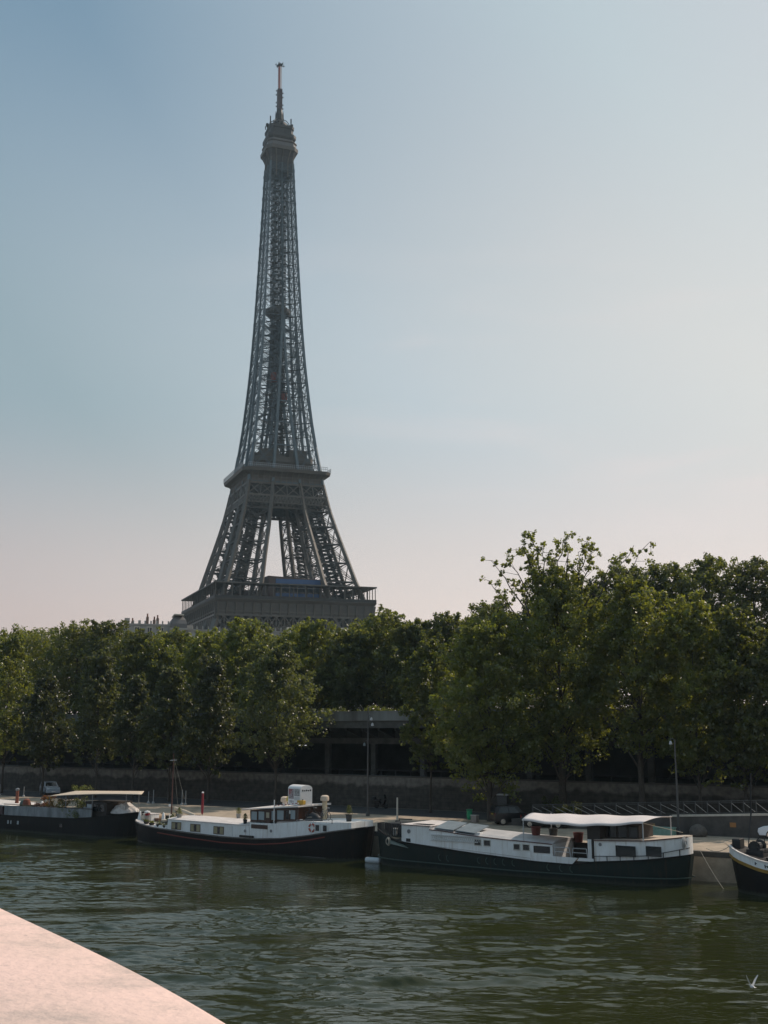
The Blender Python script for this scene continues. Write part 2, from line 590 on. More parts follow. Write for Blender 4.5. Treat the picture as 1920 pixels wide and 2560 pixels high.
# --- retaining wall between quay and railway ledge
def wall_material():
    m = bpy.data.materials.new('old_wall')
    m.use_nodes = True
    nt = m.node_tree
    b = nt.nodes['Principled BSDF']
    b.inputs['Roughness'].default_value = 0.92
    t = nt.nodes.new('ShaderNodeTexCoord')
    br = nt.nodes.new('ShaderNodeTexBrick')
    br.inputs['Scale'].default_value = 1.0
    br.inputs['Brick Width'].default_value = 0.9
    br.inputs['Row Height'].default_value = 0.42
    br.inputs['Mortar Size'].default_value = 0.02
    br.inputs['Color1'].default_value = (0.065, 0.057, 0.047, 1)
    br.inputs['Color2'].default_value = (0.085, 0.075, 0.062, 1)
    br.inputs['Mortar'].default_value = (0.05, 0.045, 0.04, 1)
    mp = nt.nodes.new('ShaderNodeMapping')
    mp.inputs['Rotation'].default_value = (R(90), 0, 0)
    nt.links.new(t.outputs['Object'], mp.inputs[0])
    nt.links.new(mp.outputs[0], br.inputs['Vector'])
    no = nt.nodes.new('ShaderNodeTexNoise')
    no.inputs['Scale'].default_value = 0.45
    no.inputs['Detail'].default_value = 8
    nt.links.new(t.outputs['Object'], no.inputs['Vector'])
    sp = nt.nodes.new('ShaderNodeSeparateXYZ')
    nt.links.new(t.outputs['Object'], sp.inputs[0])
    # pale render left on the topmost courses, with a ragged lower edge
    ad = nt.nodes.new('ShaderNodeMath')
    ad.operation = 'MULTIPLY_ADD'
    ad.inputs[1].default_value = 1.9
    nt.links.new(no.outputs[0], ad.inputs[0])
    nt.links.new(sp.outputs['Z'], ad.inputs[2])
    mr = nt.nodes.new('ShaderNodeMapRange')
    mr.inputs['From Min'].default_value = 3.25
    mr.inputs['From Max'].default_value = 3.55
    nt.links.new(ad.outputs[0], mr.inputs['Value'])
    mx = nt.nodes.new('ShaderNodeMix')
    mx.data_type = 'RGBA'
    mx.inputs['B'].default_value = (0.21, 0.19, 0.16, 1)
    nt.links.new(mr.outputs[0], mx.inputs['Factor'])
    nt.links.new(br.outputs['Color'], mx.inputs['A'])
    m2 = nt.nodes.new('ShaderNodeMix')
    m2.data_type = 'RGBA'
    m2.blend_type = 'MULTIPLY'
    m2.inputs['Factor'].default_value = 0.8
    n3 = nt.nodes.new('ShaderNodeTexNoise')
    n3.inputs['Scale'].default_value = 1.6
    n3.inputs['Detail'].default_value = 7
    nt.links.new(t.outputs['Object'], n3.inputs['Vector'])
    m3 = nt.nodes.new('ShaderNodeMapRange')
    m3.inputs['From Min'].default_value = 0.3
    m3.inputs['From Max'].default_value = 0.65
    m3.inputs['To Min'].default_value = 0.35
    nt.links.new(n3.outputs[0], m3.inputs['Value'])
    nt.links.new(mx.outputs['Result'], m2.inputs['A'])
    nt.links.new(m3.outputs[0], m2.inputs['B'])
    nt.links.new(m2.outputs['Result'], b.inputs['Base Color'])
    return m
M_wall = wall_material()
WALL_N = 106.7
root = q_thing('retaining_wall', 'long old stone retaining wall along the back of the low quay, with pale worn top courses', 'wall', -70, WALL_N, QUAY_Z)
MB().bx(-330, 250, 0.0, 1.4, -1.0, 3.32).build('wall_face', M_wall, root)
MB().bx(-330, 250, -0.06, 1.44, 3.322, 3.45).build('coping', M_stone_d, root)

# --- covered railway gallery above the wall
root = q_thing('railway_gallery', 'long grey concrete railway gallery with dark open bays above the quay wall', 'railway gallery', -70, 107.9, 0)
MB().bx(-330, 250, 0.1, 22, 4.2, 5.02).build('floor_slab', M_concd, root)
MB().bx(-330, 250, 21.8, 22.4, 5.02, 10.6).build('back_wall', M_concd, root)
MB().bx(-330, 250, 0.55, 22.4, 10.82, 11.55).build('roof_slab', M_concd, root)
def par_mat():
    return mat('stained_concrete', (0.24, 0.255, 0.24), 0.85, var=0.7, scale=0.35, streak=(1.0, 1.0, 0.12), col2=(0.09, 0.085, 0.075))
mb = MB()
k = -330.0
rr = random.Random(4)
while k < 250:
    mb.bx(k + 0.015, k + 5.0 - 0.015, 0.0 + rr.uniform(0, .02), 0.28, 11.55, 12.56)
    k += 5.0
mb.bx(-330, 250, -0.06, 0.36, 12.562, 12.66)
mb.build('parapet', par_mat(), root)
MB().bx(-330, 250, 0.20, 0.548, 10.72, 11.546).build('edge_beam', mat('edge_concrete', (0.10, 0.10, 0.09), .9, var=.5, scale=.8), root)
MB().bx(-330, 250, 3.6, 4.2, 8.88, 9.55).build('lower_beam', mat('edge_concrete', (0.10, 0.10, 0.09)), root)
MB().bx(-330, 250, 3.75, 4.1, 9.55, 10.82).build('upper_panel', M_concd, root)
mb = MB()
for i in range(-140, 108):
    x = i * 2.33
    mb.add([(x, .56, 10.5), (x + .3, .56, 10.5), (x + .3, 3.74, 9.6), (x, 3.74, 9.6), (x, .56, 10.815), (x + .3, .56, 10.815), (x + .3, 3.74, 10.815), (x, 3.74, 10.815)],
           [(0, 1, 2, 3), (4, 5, 6, 7), (0, 1, 5, 4), (1, 2, 6, 5), (2, 3, 7, 6), (3, 0, 4, 7)])
ribs = mb.build('soffit_ribs', M_concd, root)
ribs['kind'] = 'stuff'
for i in range(0, 12):
    x = -14.2 + i * 6.85
    MB().bx(x - 0.32, x + 0.32, 3.62, 4.18, 5.02, 8.878).build('column', mat('edge_concrete', (0.10, 0.10, 0.09)), root, bevel=0.03)
mb = MB()
mb.bx(-330, 250, 0.35, 0.40, 6.0, 6.05)
k = -330
while k < 250:
    mb.bx(k, k + .05, .35, .40, 5.02, 6.0)
    k += 2.0
mb.build('ledge_rail', mat('dark_iron', (0.03, 0.03, 0.03), .6), root)
# a lit fluorescent tube hangs in the left bay
tube_l = MB().bx(-17.9, -16.6, 2.6, 2.7, 8.62, 8.70).build('tube_lamp', None or mat('tube_glow', (0.9, 0.9, 0.9)), root, label='small white lit tube lamp')
nt = MATS['tube_glow'].node_tree
nt.nodes['Principled BSDF'].inputs['Emission Color'].default_value = (1, 1, 1, 1)
nt.nodes['Principled BSDF'].inputs['Emission Strength'].default_value = 0.6

# --- near bank: stone parapet beside the camera, and the pavement it borders
def parapet_material():
    m = mat('parapet_stone', (0.72, 0.52, 0.45), 0.85, bump=0.3, bscale=60)
    nt = m.node_tree
    b = nt.nodes['Principled BSDF']
    t = nt.nodes.new('ShaderNodeTexCoord')
    mp = nt.nodes.new('ShaderNodeMapping')
    mp.inputs['Rotation'].default_value = (0, 0, R(-8))
    mp.inputs['Scale'].default_value = (1.0, 1.25, 1.0)
    nt.links.new(t.outputs['Object'], mp.inputs[0])
    def noise(scale, lo, hi, det=9, rough=.65):
        n = nt.nodes.new('ShaderNodeTexNoise')
        n.inputs['Scale'].default_value = scale
        n.inputs['Detail'].default_value = det
        n.inputs['Roughness'].default_value = rough
        nt.links.new(mp.outputs[0], n.inputs['Vector'])
        r = nt.nodes.new('ShaderNodeMapRange')
        r.inputs['From Min'].default_value = lo
        r.inputs['From Max'].default_value = hi
        nt.links.new(n.outputs[0], r.inputs['Value'])
        return r.outputs[0]
    def over(f, a, bcol):
        x = nt.nodes.new('ShaderNodeMix')
        x.data_type = 'RGBA'
        nt.links.new(f, x.inputs['Factor'])
        if isinstance(a, tuple):
            x.inputs['A'].default_value = (*a, 1)
        else:
            nt.links.new(a, x.inputs['A'])
        x.inputs['B'].default_value = (*bcol, 1)
        return x.outputs['Result']
    c = over(noise(3.0, .40, .72), (0.75, 0.545, 0.475), (0.60, 0.46, 0.39))     # mottling
    c = over(noise(6.0, .50, .72, 10, .72), c, (0.44, 0.36, 0.32))              # grey lichen smudges
    c = over(noise(30.0, .68, .76, 4, .6), c, (0.34, 0.27, 0.25))               # pits and specks
    nt.links.new(c, b.inputs['Base Color'])
    return m
M_par = parapet_material()
def near_parapet():
    # outer edge, gently convex towards the river
    E0 = [(-2.6, 5.0), (-1.55, 3.62), (-1.08, 2.92), (-0.80, 2.49), (-0.555, 2.125), (-0.44, 1.96), (-0.335, 1.79), (-0.255, 1.66), (-0.19, 1.545), (-0.03, 1.24), (0.30, 0.55), (0.80, -0.65), (1.5, -2.6), (2.5, -5.5), (3.9, -10.0)]
    # resample smooth
    P = np.array(E0)
    t = np.r_[0, np.cumsum(np.linalg.norm(np.diff(P, axis=0), axis=1))]
    tt = np.linspace(0, t[-1], 220)
    E = np.stack([np.interp(tt, t, P[:, 0]), np.interp(tt, t, P[:, 1])], 1)
    ker = np.ones(5) / 5
    for _ in range(2):
        pad = np.pad(E, ((2, 2), (0, 0)), mode='edge')
        E[1:-1] = np.stack([np.convolve(pad[:, j], ker, 'valid') for j in (0, 1)], 1)[1:-1]
    d = np.gradient(E, axis=0)
    d /= np.linalg.norm(d, axis=1, keepdims=True)
    nrm = np.stack([d[:, 1], -d[:, 0]], 1)           # points left/back or right; fix below
    if nrm[110] @ np.array([1, 1]) > 0:
        nrm = -nrm
    zt = CAM_H - 0.356
    prof = [(0.10, -0.42), (0.10, -0.30), (0.0, -0.28), (0.0, -0.045), (0.012, -0.015), (0.04, 0.0), (0.30, 0.004), (0.70, 0.0), (0.735, -0.015), (0.75, -0.045), (0.75, -0.28), (0.65, -0.30), (0.65, -0.42)]
    secs = []
    for (x, y), n in zip(E, nrm):
        secs.append([(x + n[0] * o, y + n[1] * o, zt + h) for o, h in prof])
    root = thing('stone_parapet', 'sunlit pale pink stone parapet in the lower left corner, beside the viewer', 'parapet', (0, 0, 0))
    c = MB().loft(secs).build('coping', M_par, root, smooth=True)
    secs = []
    for (x, y), n in zip(E, nrm):
        secs.append([(x + n[0] * o, y + n[1] * o, z) for o, z in ((0.12, -3.0), (0.12, zt - 0.41), (0.63, zt - 0.41), (0.63, -3.0))])
    MB().loft(secs).build('embankment_wall', M_stone_d, root)
    # pavement behind
    mb = MB()
    vs = [(x + n[0] * .62, y + n[1] * .62, 8.9) for (x, y), n in zip(E, nrm)]
    far = [(x - 60, y - 60, 8.9) for x, y, z in vs]
    k = len(vs)
    mb.add(vs + far, [(i, i + 1, k + i + 1, k + i) for i in range(k - 1)])
    struct(mb.build('pavement', M_asphalt))
near_parapet()
# ================================================================== THE IRON TOWER
M_iron = mat('tower_iron', (0.120, 0.104, 0.082), 0.55, var=0.25, scale=0.15)
M_iron_d = mat('tower_iron_dark', (0.042, 0.039, 0.034), 0.6, var=0.25, scale=0.2)
M_iron_b = mat('tower_bracing', (0.075, 0.070, 0.060), 0.6, var=0.25, scale=0.2)  # darker than the chords: shade inside the lattice put into the colour
M_iron_p = mat('tower_panel', (0.105, 0.093, 0.075), 0.6, var=0.3, scale=0.25)
HT = [0, 20, 40, 48, 57, 66, 71, 84, 98, 110, 122, 140, 165, 185, 207, 230, 255, 272]
WT = [62.4, 49.0, 37.2, 33.7, 31.0, 27.9, 26.6, 22.9, 19.2, 16.9, 15.0, 12.7, 10.4, 9.1, 8.0, 7.0, 6.0, 5.4]
LH = [0, 57, 71, 84, 98, 110, 122, 165, 195, 300]
LW = [25, 15.5, 14.0, 12.8, 11.6, 10.7, 9.9, 8.9, 8.55, 8.55]
def t_w(h):
    return math.exp(float(np.interp(h, HT, np.log(WT))))
def t_l(h):
    return min(float(np.interp(h, LH, LW)), t_w(h) - 0.02)
tower = thing('iron_lattice_tower', 'very tall tapering iron lattice tower with three platforms and a mast, rising behind the trees', 'tower', (-48.0, 498, 7.5), R(21))
tower.rotation_euler = (Matrix.Rotation(R(-0.55), 3, 'Y') @ Matrix.Rotation(R(21), 3, 'Z')).to_euler()

def corner(sx, sy, h, ix, iy):
    w, l = t_w(h), t_l(h)
    return Vector((sx * (w - (l if ix else 0)), sy * (w - (l if iy else 0)), h))
def x_panel(mb, a, b, c, d, t, nrm, dbl=0.32, sub=True):
    """a, b lower corners; d, c upper corners. Laced diagonals, a sill and finer inner bracing."""
    def lerp(p, q, u):
        return p + (q - p) * u
    for p, q in ((a, c), (b, d)):
        dv = (q - p).normalized()
        off = dv.cross(Vector(nrm)).normalized() * dbl
        mb.bar(p + off, q + off, t * 0.42)
        mb.bar(p - off, q - off, t * 0.42)
        n = max(2, int((q - p).length / 2.6))
        for i in range(n):
            u0, u1 = i / n, (i + 1) / n
            s = 1 if i % 2 else -1
            mb.bar(lerp(p, q, u0) + off * s, lerp(p, q, u1) - off * s, t * 0.22)
    mb.bar(a, b, t * 0.7, t * 0.9)
    if sub:
        m0, m1 = lerp(a, b, .5), lerp(d, c, .5)
        l0, r0 = lerp(a, d, .5), lerp(b, c, .5)
        mb.bar(m0, m1, t * 0.32)
        mb.bar(l0, r0, t * 0.38)
        for p, q in ((m0, l0), (l0, m1), (m1, r0), (r0, m0)):
            mb.bar(p, q, t * 0.32)
def gusset(mb, p, r, nrm):
    n = Vector(nrm)
    mb.box(p, (r if abs(n.x) < .5 else .25, r if abs(n.y) < .5 else .25, r * 1.2))

LEV_LOW = [0, 12, 24, 36, 47, 57, 65.5, 74, 82.5, 90.5, 97.5, 103.5, 110]
for sx in (-1, 1):
    for sy in (-1, 1):
        ch = MB()
        mb = MB()
        dk = MB()
        for k in range(len(LEV_LOW) - 1):
            h0, h1 = LEV_LOW[k], LEV_LOW[k + 1]
            C0 = {(i, j): corner(sx, sy, h0, i, j) for i in (0, 1) for j in (0, 1)}
            C1 = {(i, j): corner(sx, sy, h1, i, j) for i in (0, 1) for j in (0, 1)}
            cw = float(np.interp(h0, [0, 57, 110], [2.2, 1.55, 1.25]))
            for key in C0:
                ch.bar(C0[key], C1[key], cw)
            for (p, q, nr) in (((0, 0), (1, 0), (0, sy, 0)), ((0, 1), (1, 1), (0, -sy, 0)), ((0, 0), (0, 1), (sx, 0, 0)), ((1, 0), (1, 1), (-sx, 0, 0))):
                x_panel(mb, C0[p], C0[q], C1[q], C1[p], 0.60 if h0 < 57 else 0.46, nr, dbl=0.42, sub=False and (nr[1] * sy > 0 and sy < 0))
                for pp in (C0[p], C0[q]):
                    gusset(mb, pp * 0.995 + sum((v for v in C0.values()), Vector()) * 0.00125, 1.5, nr)
            # inclined lift track, stair flights and cross ties inside the leg
            m0 = sum((v for v in C0.values()), Vector()) / 4
            m1 = sum((v for v in C1.values()), Vector()) / 4
            wt_ = 1.7
            for ox in (-1, 1):
                dk.bar(m0 + Vector((ox * wt_, 0, 0)), m1 + Vector((ox * wt_, 0, 0)), 0.6, 1.5)
            for i in range(5):
                u = (i + .5) / 5
                p = m0 + (m1 - m0) * u
                dk.bar(p - Vector((wt_, 0, 0)), p + Vector((wt_, 0, 0)), 0.35)
                p2 = m0 + (m1 - m0) * (u + .1)
                q0 = Vector((-sx * 2.6, -sy * 2.0, 0)) * (1 if i % 2 else -1)
                dk.bar(p + q0, p2 - q0, 0.5, 0.9)
                dk.bar(p + q0 + Vector((0, sy * 2.2, 1)), p2 - q0 + Vector((0, sy * 2.2, 1)), 0.35)
            for a_, b_ in (((0, 0), (1, 1)), ((0, 1), (1, 0))):
                dk.bar(C0[a_], C0[b_], 0.5)
        lg = ch.build('leg', M_iron, tower, fix=False)
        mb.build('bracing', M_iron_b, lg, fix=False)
        dk.build('lift_track', M_iron_d, lg, fix=False)

# --- upper column, second platform to the top
LEV_UP = [110.0, 115.5]
while LEV_UP[-1] < 268:
    LEV_UP.append(LEV_UP[-1] + max(5.2, 0.70 * t_w(LEV_UP[-1]) + 1.1 if LEV_UP[-1] < 190 else 0.95 * t_w(LEV_UP[-1])))
LEV_UP[-1] = 269.0
mb = MB()
uc = MB()
for k in range(len(LEV_UP) - 1):
    h0, h1 = LEV_UP[k], LEV_UP[k + 1]
    cw = float(np.interp(h0, [115, 190, 268], [1.15, 0.95, 0.75]))
    merged = h0 > 186
    for sx in (-1, 1):
        for sy in (-1, 1):
            C0 = {(i, j): corner(sx, sy, h0, i, j) for i in (0, 1) for j in (0, 1)}
            C1 = {(i, j): corner(sx, sy, h1, i, j) for i in (0, 1) for j in (0, 1)}
            for key in C0:
                if merged and key == (1, 1):
                    continue
                uc.bar(C0[key], C1[key], cw if key == (0, 0) or not merged else cw * .8)
            t = 0.36 if h0 < 190 else 0.31
            fl = [((0, 0), (1, 0), (0, sy, 0)), ((0, 0), (0, 1), (sx, 0, 0))]
            if not merged:
                fl += [((0, 1), (1, 1), (0, -sy, 0)), ((1, 0), (1, 1), (-sx, 0, 0))]
            for (p, q, nr) in fl:
                x_panel(mb, C0[p], C0[q], C1[q], C1[p], t, nr, dbl=0.30, sub=(fl.index((p, q, nr)) < 2))
                gusset(mb, C0[p], 1.2, nr)
                gusset(mb, C0[q], 1.0, nr)
    # ties between the two legs of a face while they are still apart
    if not merged:
        w, l = t_w(h0), t_l(h0)
        for sgn in (-1, 1):
            mb.bar((-(w - l), sgn * w, h0), (w - l, sgn * w, h0), 0.4, 0.7)
            mb.bar((sgn * w, -(w - l), h0), (sgn * w, w - l, h0), 0.4, 0.7)
M_iron_u = mat('tower_upper_iron', (0.105, 0.138, 0.150), 0.5, var=0.2, scale=0.2)  # bluer than the legs: cast of sky and air put into the colour
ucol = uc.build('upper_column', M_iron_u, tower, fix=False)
mb.build('bracing', mat('tower_upper_bracing', (0.070, 0.097, 0.110), 0.5, var=0.2, scale=0.2), ucol, fix=False)  # same blue cast, darkened for the shade between the chords
# --- lift shafts and stairs up the middle
mb = MB()
rr = random.Random(7)
for (cx, cy) in ((-1.9, -1.9), (1.9, -1.9), (-1.9, 1.9), (1.9, 1.9)):
    for dx in (-.95, .95):
        for dy in (-.95, .95):
            mb.bar((cx + dx, cy + dy, 118), (cx + dx, cy + dy, 270), 0.28)
    h = 118
    while h < 268:
        mb.box((cx, cy, h), (2.1, 2.1, 0.22))
        mb.bar((cx - .95, cy - .95, h), (cx + .95, cy - .95, h + 4.2), .25)
        mb.bar((cx - .95, cy + .95, h + 4.2), (cx + .95, cy + .95, h), .25)
        h += 4.2
h = 120
while h < 262:
    w = t_w(h) * .62
    for sgn in (-1, 1):
        mb.bar((sgn * w, -w, h), (sgn * w * .55, w * .4, h + 3), .28, .5)
        mb.bar((-w, sgn * w, h), (w * .5, sgn * w * .8, h + 2.6), .28, .45)
    w2 = t_w(h)
    mb.bar((-w2, -w2, h), (w2, w2, h), 0.25)
    mb.bar((-w2, w2, h), (w2, -w2, h), 0.25)
    h += 6.5
mb.build('lift_shaft', M_iron_d, tower, fix=False)
for (x, z) in ((1.2, 151), (-3.6, 160)):
    MB().bx(x, x + 2.4, -4.4, -2.0, z, z + 4.5).build('lift_cabin', mat('lift_red', (0.20, 0.05, 0.035), .5), tower)

def ring(mb, half0, half1, z0, z1, cut=0.0):
    """square hoop between two heights, outer faces only, with cut corners."""
    def sq(h, z):
        c = cut
        return [(-h + c, -h, z), (h - c, -h, z), (h, -h + c, z), (h, h - c, z), (h - c, h, z), (-h + c, h, z), (-h, h - c, z), (-h, -h + c, z)]
    return mb.loft([sq(half0, z0), sq(half1, z1)], cap=True)
def frame_band(mb, half, z0, z1, pitch, t, half1=None, diag=True, cut=0.0):
    """an open lattice girder round the four sides."""
    for (ax, sg) in (('x', -1), ('x', 1), ('y', -1), ('y', 1)):
        h1_ = half if half1 is None else half1
        def P(u, z):
            hh = half + (h1_ - half) * (z - z0) / (z1 - z0)
            return (u * hh / half, sg * hh, z) if ax == 'x' else (sg * hh, u * hh / half, z)
        a, b = -half + cut, half - cut
        mb.bar(P(a, z0), P(b, z0), t * 1.3, t * 1.6)
        mb.bar(P(a, z1), P(b, z1), t * 1.3, t * 1.6)
        n = max(1, round((b - a) / pitch))
        for i in range(n):
            u0, u1 = a + (b - a) * i / n, a + (b - a) * (i + 1) / n
            mb.bar(P(u0, z0), P(u0, z1), t * .9)
            if diag:
                mb.bar(P(u0, z0), P(u1, z1), t * .8)
                mb.bar(P(u0, z1), P(u1, z0), t * .8)
                # stiffer node
                um = (u0 + u1) / 2
                zm = (z0 + z1) / 2
                mb.box(P(um, zm), (t * 2.2, t * 1.0, t * 2.2) if ax == 'x' else (t * 1.0, t * 2.2, t * 2.2))

# --- first platform
p1 = MB()
ring(p1, 34.6, 35.3, 54.6, 55.7)
p1.bx(-35.0, 35.0, -35.0, 35.0, 55.7, 56.0)
p1.bx(-33.5, 33.5, -33.5, 33.5, 47.6, 48.0)
plat1 = p1.build('first_platform', M_iron_p, tower)
mb = MB()
# frieze wall set back under the deck, with consoles
ring(mb, 34.1, 34.4, 49.4, 54.6)
mb.build('frieze', M_iron_p, plat1)
n = 18
for i in range(n + 1):
    u = -33.6 + 67.2 * i / n
    for sg in (-1, 1):
        for ax in 'XY':
            MB().prism([(sg * 34.2, 49.7), (sg * 34.7, 49.7), (sg * 34.9, 52.2), (sg * 35.3, 54.5), (sg * 34.2, 54.5)], u - .28, u + .28, axis=ax).build('console', M_iron, plat1)
mb = MB()
ring(mb, 34.8, 34.8, 49.2, 49.65)
for sg in (-1, 1):
    mb.bx(-33.6, 33.6, sg * 34.42 - .1, sg * 34.42 + .1, 50.5, 51.2)
    mb.bx(sg * 34.42 - .1, sg * 34.42 + .1, -33.6, 33.6, 50.5, 51.2)
mb.build('name_band', M_iron, plat1)
for (hf_, t_) in ((34.6, .5), (31.0, .5), (18.0, .45)):
    mb = MB()
    frame_band(mb, hf_, 43.4, 49.2, 3.72, t_)
    mb.build('lattice_girder', M_iron, plat1, fix=False)
mb = MB()
for (ax, sg) in (('x', -1), ('x', 1), ('y', -1), ('y', 1)):
    lo, hi = sg * 28.2, sg * 35.3
    if ax == 'x':
        mb.bx(-35.3, 35.3, min(lo, hi), max(lo, hi), 62.2, 62.75)
    else:
        mb.bx(min(lo, hi), max(lo, hi), -28.2, 28.2, 62.2, 62.75)
mb.build('canopy', M_iron_p, plat1)
n = 20
for i in range(n):
    u = -34.7 + 69.4 * i / n
    for (x, y) in ((u, -34.7), (34.7, u), (-u, 34.7), (-34.7, -u)):
        MB().bar((x, y, 55.7), (x, y, 62.2), .28).build('canopy_post', M_iron, plat1)
    if i % 2 == 0:
        v = u * 29 / 34.7
        for (x, y) in ((v, -29), (29, v), (-v, 29), (-29, -v)):
            MB().bar((x, y, 55.7), (x, y, 62.2), .45).build('inner_post', M_iron, plat1)
mb = MB()
for sg in (-1, 1):
    mb.bx(-35.1, 35.1, sg * 35.05 - .06, sg * 35.05 + .06, 56.0, 57.2)
    mb.bx(sg * 35.05 - .06, sg * 35.05 + .06, -35.1, 35.1, 56.0, 57.2)
mb.build('balustrade', M_iron_d, plat1)
M_pav = mat('pavilion_wall', (0.085, 0.05, 0.04), .6, var=.2)
M_blue = mat('blue_glass', (0.035, 0.10, 0.23), 0.25, spec=0.4)
M_dglass = mat('dark_glass', (0.02, 0.025, 0.03), 0.08, spec=0.6)
pav = MB()
pav.add([(-9.6, -24, 56), (14.3, -24, 56), (14.3, -11, 56), (-9.6, -11, 56), (-9.6, -24, 67.4), (14.3, -24, 66.4), (14.3, -11, 67.0), (-9.6, -11, 67.9)],
        [(0, 1, 2, 3), (4, 5, 6, 7), (0, 1, 5, 4), (1, 2, 6, 5), (2, 3, 7, 6), (3, 0, 4, 7)])
pv = pav.build('pavilion', M_pav, plat1)
mb = MB()
mb.bx(-6.5, 13.6, -24.12, -24.01, 63.6, 66.2)
mb.bx(-6.5, 13.6, -24.12, -24.01, 58.7, 60.1)
mb.build('blue_panel', M_blue, pv)
MB().bx(-6.5, 13.6, -24.10, -24.01, 60.1, 63.6).build('glazing', M_dglass, pv)
mb = MB()
mb.bx(-14.3, 9.6, 12, 24, 56, 65.5)
mb.bx(15, 24, -12, 12, 56, 61.5)
mb.bx(-24, -15, -12, 12, 56, 61.5)
mb.build('back_pavilion', M_pav, plat1)
# big arches under the platform
for (ax, sg) in (('x', -1), ('x', 1), ('y', -1), ('y', 1)):
    mb = MB()
    prev = None
    for i in range(33):
        t = math.pi * i / 32
        pts = []
        for rr_ in (37.0, 40.0):
            u, z = -rr_ * math.cos(t), 4 + rr_ * math.sin(t) * 1.03
            off = t_w(min(z, 56)) * 0.985
            pts.append((u, sg * off, z) if ax == 'x' else (sg * off, u, z))
        if prev:
            mb.bar(prev[0], pts[0], .6); mb.bar(prev[1], pts[1], .6)
            mb.bar(prev[0], pts[1], .35); mb.bar(prev[1], pts[0], .35)
        prev = pts
    mb.build('arch', M_iron, tower, fix=False)

# --- second platform
mb = MB()
secs = []
def sqc(h, z, c):
    return [(-h + c, -h, z), (h - c, -h, z), (h, -h + c, z), (h, h - c, z), (h - c, h, z), (-h + c, h, z), (-h, h - c, z), (-h, -h + c, z)]
for h, z in ((16.9, 109.6), (16.95, 111.2), (17.3, 112.5), (18.2, 113.4), (19.6, 114.1)):
    secs.append(sqc(h, z, 1.2))
mb.loft(secs)
plat2 = mb.build('second_platform', M_iron_p, tower)
mb = MB()
mb.loft([sqc(20.0, 114.1, 2.6), sqc(20.3, 115.5, 2.6)])
mb.build('deck_edge', M_iron_p, plat2)
for i in range(13):
    u = -15.6 + 31.2 * i / 12
    for sg in (-1, 1):
        for ax in 'XY':
            MB().prism([(sg * 16.8, 109.7), (sg * 17.15, 109.7), (sg * 17.2, 111.2), (sg * 17.55, 112.5), (sg * 18.5, 113.4), (sg * 19.7, 114.0), (sg * 16.8, 114.05)], u - .2, u + .2, axis=ax).build('bracket', M_iron, plat2)
mb = MB()
ring(mb, 17.1, 17.1, 109.2, 109.7)
mb.build('cornice', M_iron, plat2)
for args in ((t_w(100.2) + .35, 100.2, 103.4, 1.6, .26, t_w(103.4) + .35), (t_w(103.7) + .2, 103.7, 109.2, 5.9, .42, t_w(109.2) + .2), (14.0, 99.3, 104.0, 1.9, .62)):
    mb = MB()
    frame_band(mb, *args)
    mb.build('lattice_band', M_iron, plat2, fix=False)
mb = MB()
mb.bx(-17, 17, -17, 17, 108.6, 109.1)
mb.bx(-14.5, 14.5, -14.5, 14.5, 104.0, 108.6)
for sg in (-1, 1):
    mb.bx(-15, 15, sg * 13 - .2, sg * 13 + .2, 100.4, 104)
    mb.bx(sg * 13 - .2, sg * 13 + .2, -12.7, 12.7, 100.4, 104)
mb.build('underside_backing', M_iron_d, plat2)  # dark boxes added behind the lattice, standing in for interior shade
mb = MB()
for sg in (-1, 1):
    for i in range(41):
        u = -18 + 36 * i / 40
        mb.bar((u, sg * 20.2, 115.5), (u, sg * 20.2, 117.4), .12)
        mb.bar((sg * 20.2, u, 115.5), (sg * 20.2, u, 117.4), .12)
    for z in (116.5, 117.4):
        mb.bar((-18, sg * 20.2, z), (18, sg * 20.2, z), .14)
        mb.bar((sg * 20.2, -18, z), (sg * 20.2, 18, z), .14)
mb.build('railing', mat('pale_rail', (0.3, 0.32, 0.33), .5), plat2, fix=False)
mb = MB()
mb.bx(-12.5, 12.5, -12.5, 12.5, 115.5, 119.0)
mb.loft([sqc(12.8, 119.0, 1.5), sqc(13.6, 120.2, 1.5), sqc(13.6, 122.6, 1.5)])
mb.bx(-10, -2, -11.5, 11.5, 122.6, 126.2)
mb.bx(3, 11.2, -11.0, 11.0, 122.6, 126.6)
mb.bx(-11.5, 11.5, -4, 8, 122.6, 126.0)
mb.build('gallery_building', M_iron_p, plat2)
# --- intermediate platform
mb = MB()
mb.lathe((0, 0, 0), [(5.2, 193.6), (5.9, 194.4), (6.1, 196.0), (5.6, 196.3), (3.0, 196.6)], 12)
mb.build('intermediate_platform', M_iron_b, tower)

# --- top: flared gallery, upper decks, dome and mast
mb = MB()
ribs_ = []
for sx in (-1, 1):
    for sy in (-1, 1):
        for k in (0, 0.5, 1.0):
            for ax in (0, 1):
                pts = []
                for h, w in ((262, 5.6), (266, 5.5), (269, 5.5), (271.5, 5.85), (273.5, 6.7), (275.0, 7.5)):
                    c_ = w - max(0, (h - 269)) * .32 * (1 if k == 0 else 0)
                    a, b = sx * (w if k else (w + c_) / 2), sy * (w * (1 - k) if k else c_)
                    pts.append((a, b, h) if ax == 0 else (b, a, h))
                for p, q in zip(pts[:-1], pts[1:]):
                    mb.bar(p, q, .42)
                ribs_.append(mb)
                mb = MB()
mb = MB()
mb.loft([sqc(5.25, 264, .4), sqc(5.3, 269.5, .4), sqc(5.9, 272.2, .7), sqc(7.2, 274.88, 1.8)])
top = mb.build('top_gallery', M_iron_d, tower)
for r_ in ribs_:
    r_.build('flared_rib', M_iron, top, fix=False)
mb = MB()
mb.loft([sqc(7.75, 274.9, 2.3), sqc(7.9, 276.7, 2.3)])
mb.loft([sqc(7.3, 279.2, 2.0), sqc(7.3, 279.7, 2.0)])
